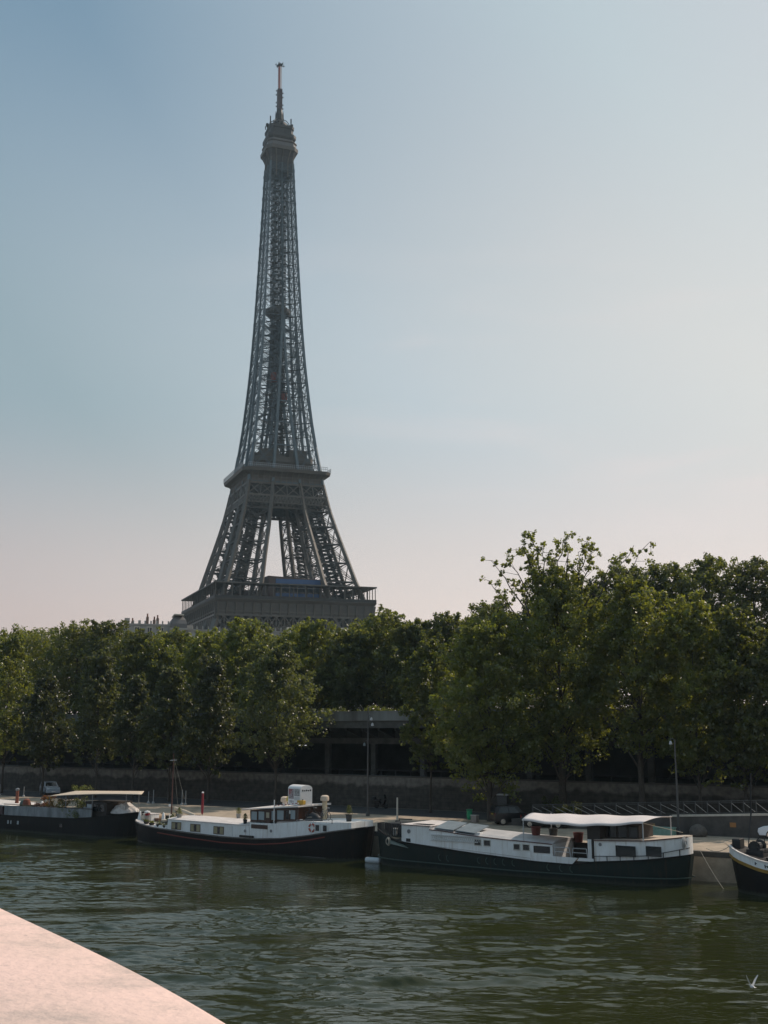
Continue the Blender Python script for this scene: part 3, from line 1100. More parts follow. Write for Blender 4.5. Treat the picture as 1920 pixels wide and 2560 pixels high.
mb.build('cabin', M_iron_p, top)
mb = MB()
mb.loft([sqc(7.3, 276.7, 2.1), sqc(6.9, 279.2, 1.9)])
mb.loft([sqc(6.5, 279.7, 1.7), sqc(6.3, 281.0, 1.7)])
mb.build('cabin_glazing', mat('gallery_window', (0.11, 0.10, 0.09), .3), top)
mb = MB()
mb.loft([sqc(6.4, 281.0, 1.6), sqc(6.9, 282.0, 1.6), sqc(6.9, 283.6, 1.6)])
mb.loft([sqc(5.6, 283.6, 1.3), sqc(5.7, 287.0, 1.3)])
mb.loft([sqc(6.0, 287.0, 1.3), sqc(6.1, 288.4, 1.3)])
rr = random.Random(3)
for i in range(70):
    a = rr.uniform(0, 6.28)
    r = rr.uniform(5.2, 7.0)
    z = rr.choice([283.6, 281.2, 288.4])
    x, y = r * math.cos(a), r * math.sin(a)
    mb.bar((x, y, z), (x + rr.uniform(-.3, .3), y, z + rr.uniform(1.0, 2.6)), rr.uniform(.15, .45))
    if i % 3 == 0:
        mb.box((x, y, z + 1.2), (rr.uniform(.6, 1.3), rr.uniform(.6, 1.3), rr.uniform(.6, 1.4)))
for (x, y) in ((-5.3, -3.0), (4.8, -3.6)):
    mb.bar((x, y, 288), (x, y, 293.5), .5)
mb.build('upper_decks', M_iron_d, top)
mb = MB()
mb.lathe((0, 0, 0), [(4.8, 288.4), (4.4, 290), (3.4, 291.8), (2.1, 293.0), (1.9, 293.4), (1.9, 296.4), (1.5, 298.0), (1.35, 299.6)], 10)
for i in range(8):
    a = i * math.pi / 4
    pts = [(r * math.cos(a), r * math.sin(a), z) for r, z in ((5.6, 288.4), (5.2, 290.6), (4.0, 292.4), (2.2, 293.6))]
    for p, q in zip(pts[:-1], pts[1:]):
        mb.bar(p, q, .3)
    mb.bar((2.1 * math.cos(a), 2.1 * math.sin(a), 293.5), (1.9 * math.cos(a), 1.9 * math.sin(a), 298.2), .2)
mb.build('dome', M_iron_d, top)
mb = MB()
mb.bx(-1.1, 1.1, -1.1, 1.1, 299.4, 310.3)
for z in (300.6, 302.6, 306.8, 309.0):
    for a in range(4):
        c, s = math.cos(a * math.pi / 2 + .3), math.sin(a * math.pi / 2 + .3)
        mb.bar((c, s, z), (1.9 * c, 1.9 * s, z), .2)
        mb.box((1.95 * c, 1.95 * s, z), (.35, .35, .7))
mast = mb.build('mast', mat('mast_dark', (0.07, 0.05, 0.05), .6), tower)
mb = MB()
mb.bx(-0.75, 0.0, -.6, .6, 310.3, 322.6)
mb.build('mast_upper', mat('mast_red', (0.28, 0.10, 0.08), .5), mast)
mb = MB()
mb.bx(0.002, 0.85, -.62, .62, 310.3, 322.6)
for i in range(10):
    mb.bx(-.86, -.752, -.4, .4, 310.8 + i * 1.2, 311.4 + i * 1.2)
mb.build('aerial_cover', mat('mast_white', (0.75, 0.72, 0.70), .4), mast)
mb = MB()
mb.box((0, 0, 323.3), (2.0, 2.0, 1.3))
for a in range(6):
    c, s = math.cos(a * 1.047), math.sin(a * 1.047)
    mb.bar((0, 0, 323.2 + .2 * (a % 3)), (2.4 * c, 2.4 * s, 323.3 + .25 * (a % 3)), .22)
    mb.bar((1.9 * c, 1.9 * s, 322.8), (1.9 * c, 1.9 * s, 324.2), .18)
mb.bar((0, 0, 323.5), (0, 0, 325.0), .3)
mb.build('mast_head', M_iron_d, mast)
# ================================================================== TREES
M_bark = mat('bark', (0.085, 0.07, 0.055), 0.9, var=0.5, scale=2.0, bump=0.6, bscale=8)
LEAF = {
    'plane': leaf_mat('plane_leaf', (0.080, 0.115, 0.018), (0.172, 0.186, 0.032)),
    'poplar': leaf_mat('poplar_leaf', (0.058, 0.080, 0.024), (0.120, 0.137, 0.042)),
    'autumn': leaf_mat('turning_leaf', (0.092, 0.125, 0.018), (0.180, 0.195, 0.032)),
    'dark': leaf_mat('dark_leaf', (0.063, 0.090, 0.015), (0.132, 0.149, 0.028)),
}
def leaves(rs, C, rad, per, size, squash=0.8):
    """clumps at C (k,3) with radii rad (k,): 'per' leaf-sized rhombs round each."""
    k = len(C)
    tot = k * per
    c = np.repeat(C, per, 0)
    r = np.repeat(rad, per)
    g = rs.normal(size=(tot, 3))
    g /= np.linalg.norm(g, axis=1, keepdims=True) + 1e-9
    d = g * (rs.uniform(0, 1, tot) ** 0.45)[:, None] * r[:, None]
    d[:, 2] *= squash
    p = c + d
    # leaves lie roughly facing outwards and up, with a wide spread
    nrm = g * 0.7 + rs.normal(size=(tot, 3)) * 0.75 + np.array([0, 0, 0.45])
    nrm /= np.linalg.norm(nrm, axis=1, keepdims=True)
    a = np.cross(nrm, rs.normal(size=(tot, 3)))
    a /= np.linalg.norm(a, axis=1, keepdims=True) + 1e-9
    b = np.cross(nrm, a)
    l = size * rs.uniform(0.65, 1.3, tot)
    u = a * (l * 0.62)[:, None]
    v = b * (l * 0.44)[:, None]
    V = np.stack([p - u, p + v, p + u, p - v], 1).reshape(-1, 3)
    F = np.arange(tot * 4).reshape(-1, 4)
    return V, F
def make_tree(name, label, cat, group, s, n, z, H, cb, rad, seed, kind, nl=14000, leaf=0.24, shape=1.0, trunk_r=None,
              sparse=None, lean=(0, 0), clump=1.0, cols=None, open_=0.0):
    """A trunk with limbs reaching lobes of foliage. H total height, cb crown base, rad crown radius.
    shape > 1 narrows the top (conical), < 1 keeps it broad."""
    rs = np.random.RandomState(seed)
    root = q_thing(name, label, cat, s, n, z, group=group)
    tr = trunk_r or 0.10 + H * 0.0125
    top = np.array([lean[0], lean[1], H * 0.86])
    def axis(h):
        t = h / (H * 0.86)
        return np.array([lean[0] * t * t, lean[1] * t * t, h])
    mb = MB()
    hs = np.linspace(-0.3, H * 0.86, 8)
    mb.tube([tuple(axis(h) + (np.r_[rs.normal(0, .06, 2), 0] if h > 1 else 0)) for h in hs],
            [tr * (1.35 if i == 0 else 1.0) * (1 - 0.88 * (i / 7.0) ** 0.9) for i in range(8)], 8)
    C, Rr = [], []
    nlobe = int(20 + H * 0.95)
    ga = rs.uniform(0, 6.28)
    for i in range(nlobe):
        u = (i + rs.uniform(0.1, 0.9)) / nlobe
        h = cb + (H - cb) * u * 0.92
        env = (math.sin(math.pi * min(1, (0.16 + 0.84 * u)) ** (1.0 / max(shape, .2))) ** 0.75) if shape >= 1 else (1 - abs(2 * u - 0.85) ** 2.4 * 0.55)
        env = max(0.30, env)
        ga += 2.39996 + rs.normal(0, .3)
        lr = rad * rs.uniform(0.30, 0.48) * (0.65 + 0.35 * env)
        ro = max(0.0, rad * env * rs.uniform(0.62, 1.06) - lr * 0.75)
        ax = axis(min(h, H * .86))
        c = np.array([ax[0] + ro * math.cos(ga), ax[1] + ro * math.sin(ga), h + lr * 0.2])
        if c[2] + lr * .8 > H:
            c[2] = H - lr * .8
        # limb
        hb = max(cb * 0.55, h - ro * rs.uniform(.5, .9) - lr * .4)
        p0 = axis(min(hb, H * .84))
        mid = (p0 + c) / 2 + np.array([0, 0, 0.10 * ro])
        br = tr * 0.30 * (1.1 - 0.7 * u)
        mb.tube([tuple(p0), tuple(mid), tuple(c)], [br, br * .7, br * .25], 5, cap=False)
        m = int(rs.randint(15, 24))
        for j in range(m):
            g = rs.normal(size=3)
            g /= np.linalg.norm(g)
            if g[2] < -0.3 and rs.rand() < .6:
                g[2] *= -1
            q = c + g * lr * rs.uniform(0.55, 1.08)
            C.append(q)
            Rr.append(lr * rs.uniform(0.18, 0.36) * clump)
        # a few sprigs standing clear of the lobe
        for j in range(4):
            g = rs.normal(size=3)
            g[2] = abs(g[2]) * 1.2 + .2
            g /= np.linalg.norm(g)
            for q_ in (1.08, 1.24, 1.40)[:rs.randint(1, 4)]:
                C.append(c + g * lr * q_ + rs.normal(0, .05, 3))
                Rr.append(lr * (0.24 - .13 * (q_ - 1)))
    C, Rr = np.array(C), np.array(Rr)
    if open_ > 0:
        keep = rs.rand(len(C)) > open_
        C, Rr = C[keep], Rr[keep]
    per = max(10, int(nl / len(C)))
    V, F = leaves(rs, C, Rr, per, leaf)
    if sparse:
        # bare-ish upright twigs with small separate sprays of leaves
        EC, ER = [], []
        for (x, y, z0, x1, y1, z1) in sparse:
            pts = []
            for t in np.linspace(0, 1, 7):
                pts.append((x + (x1 - x) * t + rs.normal(0, .12), y + (y1 - y) * t + rs.normal(0, .12), z0 + (z1 - z0) * t ** .9))
            mb.tube(pts, [.09 * (1 - .75 * i / 6) for i in range(7)], 5, cap=False)
            for t in np.linspace(0.22, 1, 9):
                i = min(5, int(t * 6))
                f = t * 6 - i
                p = np.array(pts[i]) * (1 - f) + np.array(pts[i + 1]) * f
                for _ in range(rs.randint(1, 3)):
                    o = rs.normal(0, .80, 3) * (1.15 - .6 * t)
                    q = p + o
                    mb.tube([tuple(p), tuple(q)], [.028, .014], 4, cap=False)
                    EC.append(q)
                    ER.append(rs.uniform(.20, .42))
        V2, F2 = leaves(rs, np.array(EC), np.array(ER), 18, leaf * 1.15, 1.0)
        F = np.concatenate([F, F2 + len(V)])
        V = np.concatenate([V, V2])
    mb.build('trunk', M_bark, root, smooth=True, fix=False)
    raw_mesh('crown', V, F, LEAF[kind], root)
    return root

def tree_at(px, n, z, py_top, px_half, py_bot, seed, kind, name, label, cat, group, **k):
    s = sight(px, n)
    H = height_at(s, n, py_top) - z
    cb = max(1.2, height_at(s, n, py_bot) - z - 1.2)
    p = W(s, n)
    rad = 1.28 * px_half * p.y / F_PX
    k['nl'] = int(k.get('nl', 14000) * 1.5)
    k['leaf'] = k.get('leaf', .24) * 1.08
    return make_tree(name, label, cat, group, s, n, z, H, cb, rad, seed, kind, **k)

G_LOW = 'young trees in a row on the low quay'
G_UP = 'plane trees along the street behind the gallery'
G_BIG = 'tall leafy trees on the right of the quay'
# young poplars on the low quay, left half
low = [
    (14, 101.5, 1588, 70, 1868, 'plane', 'dark green quay tree cut by the left edge of the picture, above the first barge', 1.2),
    (112, 101.0, 1692, 62, 1890, 'poplar', 'small bright quay tree right above the silver car', 1.3),
    (245, 101.5, 1636, 66, 1880, 'poplar', 'pointed quay tree whose tip stands alone, between the silver car and the thin ship mast', 1.5),
    (338, 101.0, 1696, 56, 1880, 'poplar', 'small low quay tree left of the thin ship mast, shortest of the row', 1.4),
    (428, 101.0, 1672, 62, 1884, 'poplar', 'pale green quay tree just behind the thin ship mast', 1.4),
    (525, 101.5, 1650, 72, 1890, 'poplar', 'quay tree with ragged pointed top behind the closed red parasol', 1.5),
    (690, 102.0, 1622, 96, 1872, 'poplar', 'broad quay tree touching the left end of the pale gallery parapet', 1.15),
]
for i, (px, n, yt, hw, yb, kd, lab, sh) in enumerate(low):
    tree_at(px, n, QUAY_Z, yt, hw, yb, 100 + i, kd, 'quay_tree', lab, 'tree', G_LOW, shape=sh, nl=15000, leaf=0.23, trunk_r=0.17)

# street trees, front row
up = [
    (60, 129, 1585, 96, 'plane', 'street plane tree at the far left of the skyline row'),
    (185, 131, 1572, 92, 'plane', 'street plane tree on the skyline left of the pale building'),
    (262, 132, 1560, 74, 'dark', 'dark street tree whose crown covers the left end of the pale building'),
    (345, 129, 1592, 84, 'plane', 'street plane tree below the chimneys of the pale building'),
    (432, 131, 1588, 84, 'plane', 'street plane tree below the domed attic of the pale building'),
    (520, 129, 1590, 84, 'plane', 'street plane tree under the left end of the iron tower platform'),
    (612, 130, 1556, 78, 'plane', 'street plane tree with a raised tuft in front of the iron tower base'),
    (700, 128, 1600, 86, 'plane', 'street plane tree between the tufted one and the rounded one before the tower base'),
    (778, 129, 1562, 86, 'plane', 'rounded street plane tree in front of the right half of the iron tower base'),
    (870, 128, 1592, 84, 'dark', 'dark street tree covering the right end of the pale building'),
    (958, 130, 1532, 92, 'plane', 'street tree right of the iron tower, rising above the tall lamp post'),
    (1042, 129, 1560, 84, 'plane', 'street tree above the gap in the gallery parapet'),
    (1120, 131, 1548, 88, 'dark', 'dark street tree left of the tallest tree'),
    (1235, 130, 1520, 96, 'dark', 'dark street tree behind the tallest tree'),
]
for i, (px, n, yt, hw, kd, lab) in enumerate(up):
    tree_at(px, n, STREET_Z, yt, hw, 1792, 200 + i, kd, 'plane_tree', lab, 'tree', G_UP, shape=0.8, nl=13500, leaf=0.27)
# second row, filling behind
for i, px in enumerate((0, 125, 235, 310, 390, 480, 565, 660, 735, 820, 915, 1000, 1085, 1180)):
    tree_at(px, 143, STREET_Z, [1600, 1588, 1590, 1598, 1604, 1606, 1600, 1606, 1606, 1604, 1575, 1585, 1572, 1560][i], 92, 1800, 300 + i, 'dark', 'plane_tree',
            'plane tree in the second street row, mostly hidden behind the front crowns', 'tree', 'plane trees of the second street row',
            shape=0.8, nl=7000, leaf=0.34)
# high trees behind, at the right
hi = [
    (1590, 136, 1424, 116, 'high street tree on the skyline just right of the tallest tree'),
    (1690, 138, 1416, 108, 'high dark street tree on the right skyline, left of the highest dark crown'),
    (1790, 136, 1402, 112, 'high dark street tree forming the highest dark crown at right'),
    (1905, 138, 1412, 118, 'high dark street tree cut by the right edge of the picture'),
    (1490, 134, 1478, 110, 'dark street tree in the notch behind the tallest tree'),
    (1380, 132, 1500, 116, 'dark street tree hidden behind the middle of the tallest tree'),
    (2030, 137, 1430, 110, 'high dark street tree farthest to the right on the skyline'),
]
for i, (px, n, yt, hw, lab) in enumerate(hi):
    tree_at(px, n, STREET_Z, yt, hw, 1780, 400 + i, 'dark', 'plane_tree', lab, 'tree', G_UP, shape=0.75, nl=16000, leaf=0.26)

# big trees of the low quay, right half
tree_at(1222, 96.5, QUAY_Z, 1545, 128, 1935, 501, 'plane', 'quay_tree', 'leafy quay tree hanging low over the black car, its branches down to the gallery bays', 'tree', G_BIG,
        shape=0.7, nl=26000, leaf=0.22, trunk_r=0.27)
tree_at(1075, 103.0, QUAY_Z, 1600, 66, 1880, 502, 'dark', 'quay_tree', 'shaded quay tree between the tall lamp post and the low hanging tree', 'tree', G_BIG,
        shape=0.8, nl=12000, leaf=0.22, trunk_r=0.13)
# the tallest: dense body with a thin, see-through top
s9 = sight(1402, 103.0)
H9 = height_at(s9, 103.0, 1440) - QUAY_Z
sp = []
rs9 = random.Random(91)
k9 = 108.5 / F_PX
for (px, py, bx_, by_) in ((1325, 1330, 1352, 1480), (1345, 1328, 1360, 1470), (1290, 1350, 1340, 1500), (1262, 1378, 1330, 1520), (1225, 1390, 1310, 1540),
                           (1208, 1440, 1300, 1560), (1390, 1345, 1390, 1470), (1418, 1340, 1400, 1480), (1455, 1350, 1420, 1480), (1500, 1352, 1440, 1490),
                           (1525, 1375, 1460, 1500), (1560, 1395, 1480, 1520), (1610, 1378, 1500, 1530), (1640, 1370, 1520, 1540), (1240, 1500, 1320, 1590),
                           (1370, 1370, 1375, 1480), (1270, 1440, 1330, 1540), (1480, 1390, 1440, 1500), (1232, 1530, 1320, 1600), (1345, 1385, 1365, 1500)):
    sp.append(((bx_ - 1402) * k9, rs9.uniform(-1.5, 1.5), height_at(s9, 103.0, by_) - QUAY_Z,
               (px - 1402) * k9, rs9.uniform(-2.0, 2.0), height_at(s9, 103.0, py) - QUAY_Z))
make_tree('tall_tree', 'tallest tree, trunk behind the striped ramp railing, with a thin see-through top against the sky', 'tree', G_BIG, s9, 103.0, QUAY_Z,
          H9, 5.4, 185 * k9, 503, 'plane', nl=60000, leaf=0.21, shape=0.75, trunk_r=0.42, sparse=sp)
tree_at(1598, 102.5, QUAY_Z, 1462, 118, 1850, 504, 'autumn', 'quay_tree', 'yellow green quay tree above the barge awning, right of the tallest tree', 'tree', G_BIG,
        shape=0.8, nl=26000, leaf=0.21, trunk_r=0.34)
tree_at(1742, 102.0, QUAY_Z, 1500, 106, 1900, 505, 'autumn', 'quay_tree', 'yellow green quay tree just right of the grey lamp post', 'tree', G_BIG,
        shape=0.9, nl=22000, leaf=0.21, trunk_r=0.16)
tree_at(1855, 102.5, QUAY_Z, 1524, 98, 1915, 506, 'autumn', 'quay_tree', 'pointed yellow green quay tree at the right edge, trunk behind the white van', 'tree', G_BIG,
        shape=1.4, nl=20000, leaf=0.21, trunk_r=0.18)
tree_at(1950, 101.5, QUAY_Z, 1580, 100, 1900, 507, 'plane', 'quay_tree', 'quay tree mostly outside the right edge of the picture', 'tree', G_BIG,
        shape=1.2, nl=14000, leaf=0.22, trunk_r=0.16)
# shrubs at the tall tree's foot and ivy along the ramp
def shrub(name, label, cat, s, n, z, rad, h, seed, kind, nl=1500, leaf=0.12, group=None):
    rs = np.random.RandomState(seed)
    root = q_thing(name, label, cat, s, n, z, group=group)
    C = rs.uniform(-1, 1, (22, 3)) * np.array([rad, rad * .7, h * .42]) + np.array([0, 0, h * .55])
    V, F = leaves(rs, C, rs.uniform(.2, .4, 22) * min(rad, h) + .05, max(8, nl // 22), leaf)
    raw_mesh('foliage', V, F, LEAF[kind], root)
    mb = MB()
    for c in C[:6]:
        mb.tube([(0, 0, 0), tuple(c)], [.03, .012], 4)
    mb.build('stem', M_bark, root)
    return root
shrub('bush', 'dark bush at the foot of the tallest tree', 'bush', sight(1380, 101), 101.5, QUAY_Z, 1.3, 2.2, 601, 'dark')
shrub('bush', 'green bush right of the tallest tree trunk, before the ramp railing', 'bush', sight(1437, 100), 98.5, QUAY_Z, 0.9, 1.8, 602, 'dark')
# greenery growing on the gallery roof edge
for i, px in enumerate((815, 850, 890, 930, 975, 1010, 1030)):
    shrub('roof_shrub', 'low shrub growing behind the pale gallery parapet', 'shrub', sight(px, 110), 110.3 + (i % 3) * .3, STREET_Z, 1.1, 1.35 + .25 * (i % 2), 620 + i, 'plane', 700, .17,
          group='low shrubs behind the gallery parapet')
# ================================================================== BOATS
M_white = mat('white_paint', (0.84, 0.85, 0.84), 0.4, var=0.22, scale=1.2, streak=(1, 1, 0.4), col2=(0.68, 0.67, 0.63))
M_deckw = mat('pale_deck', (0.74, 0.68, 0.63), 0.6, var=0.25, scale=1.5)
M_hullk = mat('black_hull', (0.007, 0.007, 0.008), 0.55, spec=0.22, var=0.4, scale=1.0, col2=(0.016, 0.013, 0.011))
M_hullg = mat('dark_green_hull', (0.012, 0.022, 0.020), 0.55, spec=0.22, var=0.4, scale=0.8, col2=(0.02, 0.026, 0.023))
M_hulln = mat('dark_barge_hull', (0.014, 0.0135, 0.0135), 0.55, spec=0.22, var=0.4, scale=0.8)
M_red = mat('red_stripe', (0.16, 0.025, 0.015), 0.5)
M_rim = mat('dark_red_rim', (0.08, 0.02, 0.018), 0.5)
M_wood = mat('varnished_wood', (0.06, 0.025, 0.015), 0.35, var=0.4, scale=4, streak=(1, 1, .2))
M_win = mat('window_glass', (0.012, 0.014, 0.016), 0.06, spec=0.6)
M_winl = mat('pale_window_glass', (0.30, 0.36, 0.38), 0.10, spec=0.6)  # even pale pane colour, as of pale curtains behind
M_curt = mat('cream_curtain', (0.42, 0.36, 0.22), 0.8, var=0.3, scale=8, streak=(3, 3, .2))
M_steel = mat('grey_steel', (0.25, 0.26, 0.27), 0.4, metal=0.6)
M_black = mat('black_gear', (0.012, 0.012, 0.013), 0.5)
M_rope = mat('pale_rope', (0.45, 0.40, 0.32), 0.9)
M_canvas = mat('cream_canvas', (0.60, 0.50, 0.38), 0.85, var=0.15, scale=2)
M_awn = mat('white_awning', (0.72, 0.66, 0.63), 0.85, var=0.12, scale=1.0)
M_dk = mat('dark_brown_gear', (0.04, 0.03, 0.024), .7, var=.4)
M_green_p = mat('pale_green_paint', (0.20, 0.34, 0.28), .5, var=.3)
M_greyblue = mat('grey_blue_paint', (0.22, 0.26, 0.28), 0.45, var=0.3, scale=1.5)
M_rubber = mat('rubber', (0.012, 0.012, 0.012), .8)
M_chrome = mat('chrome', (0.6, 0.6, 0.6), .15, metal=1.0)

def weather(m, col, zlo, zhi):
    """a ragged scum line along the waterline and thin rust runs below the sheer"""
    nt = m.node_tree
    b = nt.nodes['Principled BSDF']
    prev = b.inputs['Base Color'].links[0].from_socket
    t = nt.nodes.new('ShaderNodeTexCoord')
    sp = nt.nodes.new('ShaderNodeSeparateXYZ')
    nt.links.new(t.outputs['Object'], sp.inputs[0])
    mp = nt.nodes.new('ShaderNodeMapping')
    mp.inputs['Scale'].default_value = (2.2, 2.2, .16)
    nt.links.new(t.outputs['Object'], mp.inputs[0])
    no = nt.nodes.new('ShaderNodeTexNoise')
    no.inputs['Scale'].default_value = 2.4
    no.inputs['Detail'].default_value = 6
    nt.links.new(mp.outputs[0], no.inputs['Vector'])
    r = nt.nodes.new('ShaderNodeMapRange')
    r.inputs['From Min'].default_value = .56
    r.inputs['From Max'].default_value = .74
    r.inputs['To Max'].default_value = .75
    nt.links.new(no.outputs[0], r.inputs['Value'])
    mx = nt.nodes.new('ShaderNodeMix')
    mx.data_type = 'RGBA'
    nt.links.new(r.outputs[0], mx.inputs['Factor'])
    nt.links.new(prev, mx.inputs['A'])
    mx.inputs['B'].default_value = (*col, 1)
    ad = nt.nodes.new('ShaderNodeMath')
    ad.operation = 'MULTIPLY_ADD'
    ad.inputs[1].default_value = -.35
    nt.links.new(no.outputs[0], ad.inputs[0])
    nt.links.new(sp.outputs['Z'], ad.inputs[2])
    r2 = nt.nodes.new('ShaderNodeMapRange')
    r2.inputs['From Min'].default_value = zhi
    r2.inputs['From Max'].default_value = zlo
    r2.inputs['To Max'].default_value = .8
    nt.links.new(ad.outputs[0], r2.inputs['Value'])
    m2 = nt.nodes.new('ShaderNodeMix')
    m2.data_type = 'RGBA'
    nt.links.new(r2.outputs[0], m2.inputs['Factor'])
    nt.links.new(mx.outputs['Result'], m2.inputs['A'])
    m2.inputs['B'].default_value = (.045, .048, .036, 1)
    nt.links.new(m2.outputs['Result'], b.inputs['Base Color'])
weather(M_hullk, (.030, .018, .012), -.05, .06)
weather(M_hullg, (.040, .030, .020), -.05, .10)
weather(M_hulln, (.034, .024, .018), -.05, .10)
weather(M_white, (.46, .40, .33), -9.0, -8.0)
def interp(tab, x):
    return float(np.interp(x, [t[0] for t in tab], [t[1] for t in tab]))
def hull(x0, x1, beam, sheer, bow_len, stern_len, z0=-0.6, flare=0.12, n=40, bow_left=True, pw=2.0, rake=0.0):
    """closed hull between x0 and x1; sheer is a table of deck-edge heights."""
    secs = []
    for i in range(n + 1):
        t = i / n
        t = 0.5 - 0.5 * math.cos(math.pi * t)
        x = x0 + (x1 - x0) * t
        def env(d, l):
            return 1.0 if d >= l else max(0.02, (1 - (1 - d / l) ** pw)) ** (1 / pw)
        bl, sl = (bow_len, stern_len) if bow_left else (stern_len, bow_len)
        e = env(x - x0, bl) * env(x1 - x, sl)
        hb = beam / 2 * e
        ht = interp(sheer, x)
        sec = []
        for k, (u, fz) in enumerate(((1.0, 1.0), (1.0, 0.72), (0.97, 0.35), (1 - flare, 0.0))):
            z = z0 + (ht - z0) * fz
            w = hb * (u if e > .9 else 1 - (1 - u) - (1 - e) * 0.28 * (1 - fz))
            xr = x + rake * (1 - fz) * ((1 - env(x - x0, bl)) - (1 - env(x1 - x, sl)))
            sec.append((xr, -w, z))
        secs.append(sec + [(p[0], -p[1], p[2]) for p in reversed(sec)])
    return MB().loft(secs)
def side_y(x, x0, x1, beam, bl, sl, pw=2.0):
    def env(d, l):
        return 1.0 if d >= l else max(0.02, (1 - (1 - max(d, 0) / l) ** pw)) ** (1 / pw)
    return -beam / 2 * env(x - x0, bl) * env(x1 - x, sl)
def strake(x0, x1, beam, bl, sl, fz, off=0.03, t=0.06, h=0.1, pw=2.0, xa=None, xb=None, n=36, both=True):
    """a rubbing strake or stripe following the hull side; fz(x) gives its height."""
    xa = x0 + 0.05 if xa is None else xa
    xb = x1 - 0.05 if xb is None else xb
    sides = []
    for sg in ((1, -1) if both else (1,)):
        mb = MB()
        pts = []
        for i in range(n + 1):
            x = xa + (xb - xa) * i / n
            pts.append((x, sg * (side_y(x, x0, x1, beam, bl, sl, pw) - off), fz(x)))
        for p, q in zip(pts[:-1], pts[1:]):
            mb.bar(p, q, t, h)
        sides.append(mb)
    return Sides(sides)
class Sides:
    """one strip for each side of a hull"""
    def __init__(self, parts):
        self.parts = parts
    def build(self, *a, **k):
        return [m.build(*a, **k) for m in self.parts][0]
def window(parent, x0, x1, z0, z1, y, glass=None, frame=None, fw=0.05, curtain=False, label=None, dz=0.0):
    """a window let into a wall facing the river (towards -y); dz is the rise of its far end."""
    f = MB()
    g = glass or M_win
    for (a, b, c, d) in ((x0, x1, z1 - fw, z1), (x0, x1, z0, z0 + fw), (x0, x0 + fw, z0 + fw, z1 - fw), (x1 - fw, x1, z0 + fw, z1 - fw)):
        f.bx(a, b, y - 0.035, y + .01, c, d)
    fo = f.build('window', frame or M_win, parent, label=label)
    MB().bx(x0 + fw * .5, x1 - fw * .5, y - 0.012, y + .004, z0 + fw * .5, z1 - fw * .5).build('pane', g, fo)
    if curtain:
        m = MB()
        w = (x1 - x0)
        for (a, b) in ((x0 + fw, x0 + w * .36), (x0 + w * .62, x1 - fw)):
            k = 5
            for i in range(k):
                u0, u1 = a + (b - a) * i / k, a + (b - a) * (i + 1) / k
                m.bx(u0, u1 - .01, y - .018 - .006 * (i % 2), y - .0125, z0 + fw, z1 - fw)
        m.build('curtain', M_curt, fo)
    return fo
def porthole(parent, x, z, y, r=0.11):
    m = MB()
    m.lathe((x, y, z), [(r, -.03), (r, .01), (r * .72, .01), (r * .72, -.03)], 14, 'Y')
    o = m.build('porthole', M_steel, parent)
    MB().lathe((x, y, z), [(r * .7, -.012), (r * .7, .008)], 12, 'Y').build('pane', M_win, o)
    return o

# ------------------------------------------------ boat 3: white and dark green barge with the awning
B3 = (-40.0, 78.3)
b3 = q_thing('barge', 'long white and dark green houseboat barge with a sagging white awning over its stern', 'houseboat', B3[0], B3[1], 0)
B3_BOW = -53.5
def s3(x):
    return x - B3[0]
def n3(n):
    return n - B3[1]
X0, X1, BM, BL, SL = s3(-53.5), s3(-27.5), 4.9, 3.6, 5.6
sheer3 = [(s3(-53.5), 2.95), (s3(-52), 2.5), (s3(-50), 1.96), (s3(-47), 1.72), (s3(-44), 1.5), (s3(-38.5), 1.20), (s3(-35.5), 1.16), (s3(-33.8), 1.45), (s3(-30), 1.78), (s3(-27.5), 2.12), (s3(-26.6), 2.3)]
h3 = hull(X0, X1, BM, sheer3, BL, SL, rake=0.5).build('hull', M_hullg, b3, smooth=True)
strake(X0, X1, BM, BL, SL, lambda x: interp(sheer3, x) - 0.04, t=.08, h=.10).build('rubbing_strake', M_hullk, h3, fix=False)
strake(X0, X1, BM, BL, SL, lambda x: 0.42 + 0.012 * abs(x), off=0.0, t=.08, h=.07).build('lower_strake', mat('dull_green', (0.04, 0.07, 0.06), .5), h3, fix=False)
for x in (-46.3, -45.6, -42.9, -42.2, -41.5, -40.8, -40.0, -37.2, -36.2, -35.4):
    m = MB()
    z = 0.98 if x < -38.5 else 0.86
    for i in range(7):
        a0, a1 = R(-60 + 150 * i / 7), R(-60 + 150 * (i + 1) / 7)
        y = n3(75.82)
        m.bar((s3(x) - .2 * math.cos(a0), y, z - .24 * math.sin(a0)), (s3(x) - .2 * math.cos(a1), y, z - .24 * math.sin(a1)), .05)
    m.build('scupper_arc', mat('dull_green', (0.04, 0.07, 0.06)), h3, fix=False)
yw = n3(76.0)      # near wall of the superstructure
yf = n3(80.6)
def wall_strip(pts_top, pts_bot, y0, y1):
    """solid house between a top line and a bottom line, both lists of (x, z)."""
    poly = pts_bot + list(reversed(pts_top))
    return MB().prism(poly, y0, y1)
fore = wall_strip([(s3(-50.0), 3.20), (s3(-47.4), 3.18)], [(s3(-50.0), 1.9), (s3(-47.4), 1.7)], yw, yf)
fo = fore.build('fore_cabin', M_white, b3, bevel=.03)
MB().prism([(s3(-50.06), 3.203), (s3(-47.3), 3.183), (s3(-47.3), 3.25), (s3(-50.06), 3.27)], yw - .06, yf + .06).build('roof', M_deckw, fo, bevel=.02)
MB().prism([(s3(-50.08), 3.21), (s3(-47.3), 3.19), (s3(-47.3), 3.235), (s3(-50.08), 3.255)], yw - .085, yw - .062).build('rim', M_rim, fo)
porthole(fo, s3(-49.3), 2.74, yw, .16)
MB().bx(s3(-49.55), s3(-49.15), yw - .02, yw - .002, 1.95, 2.2).build('vent', M_black, fo)
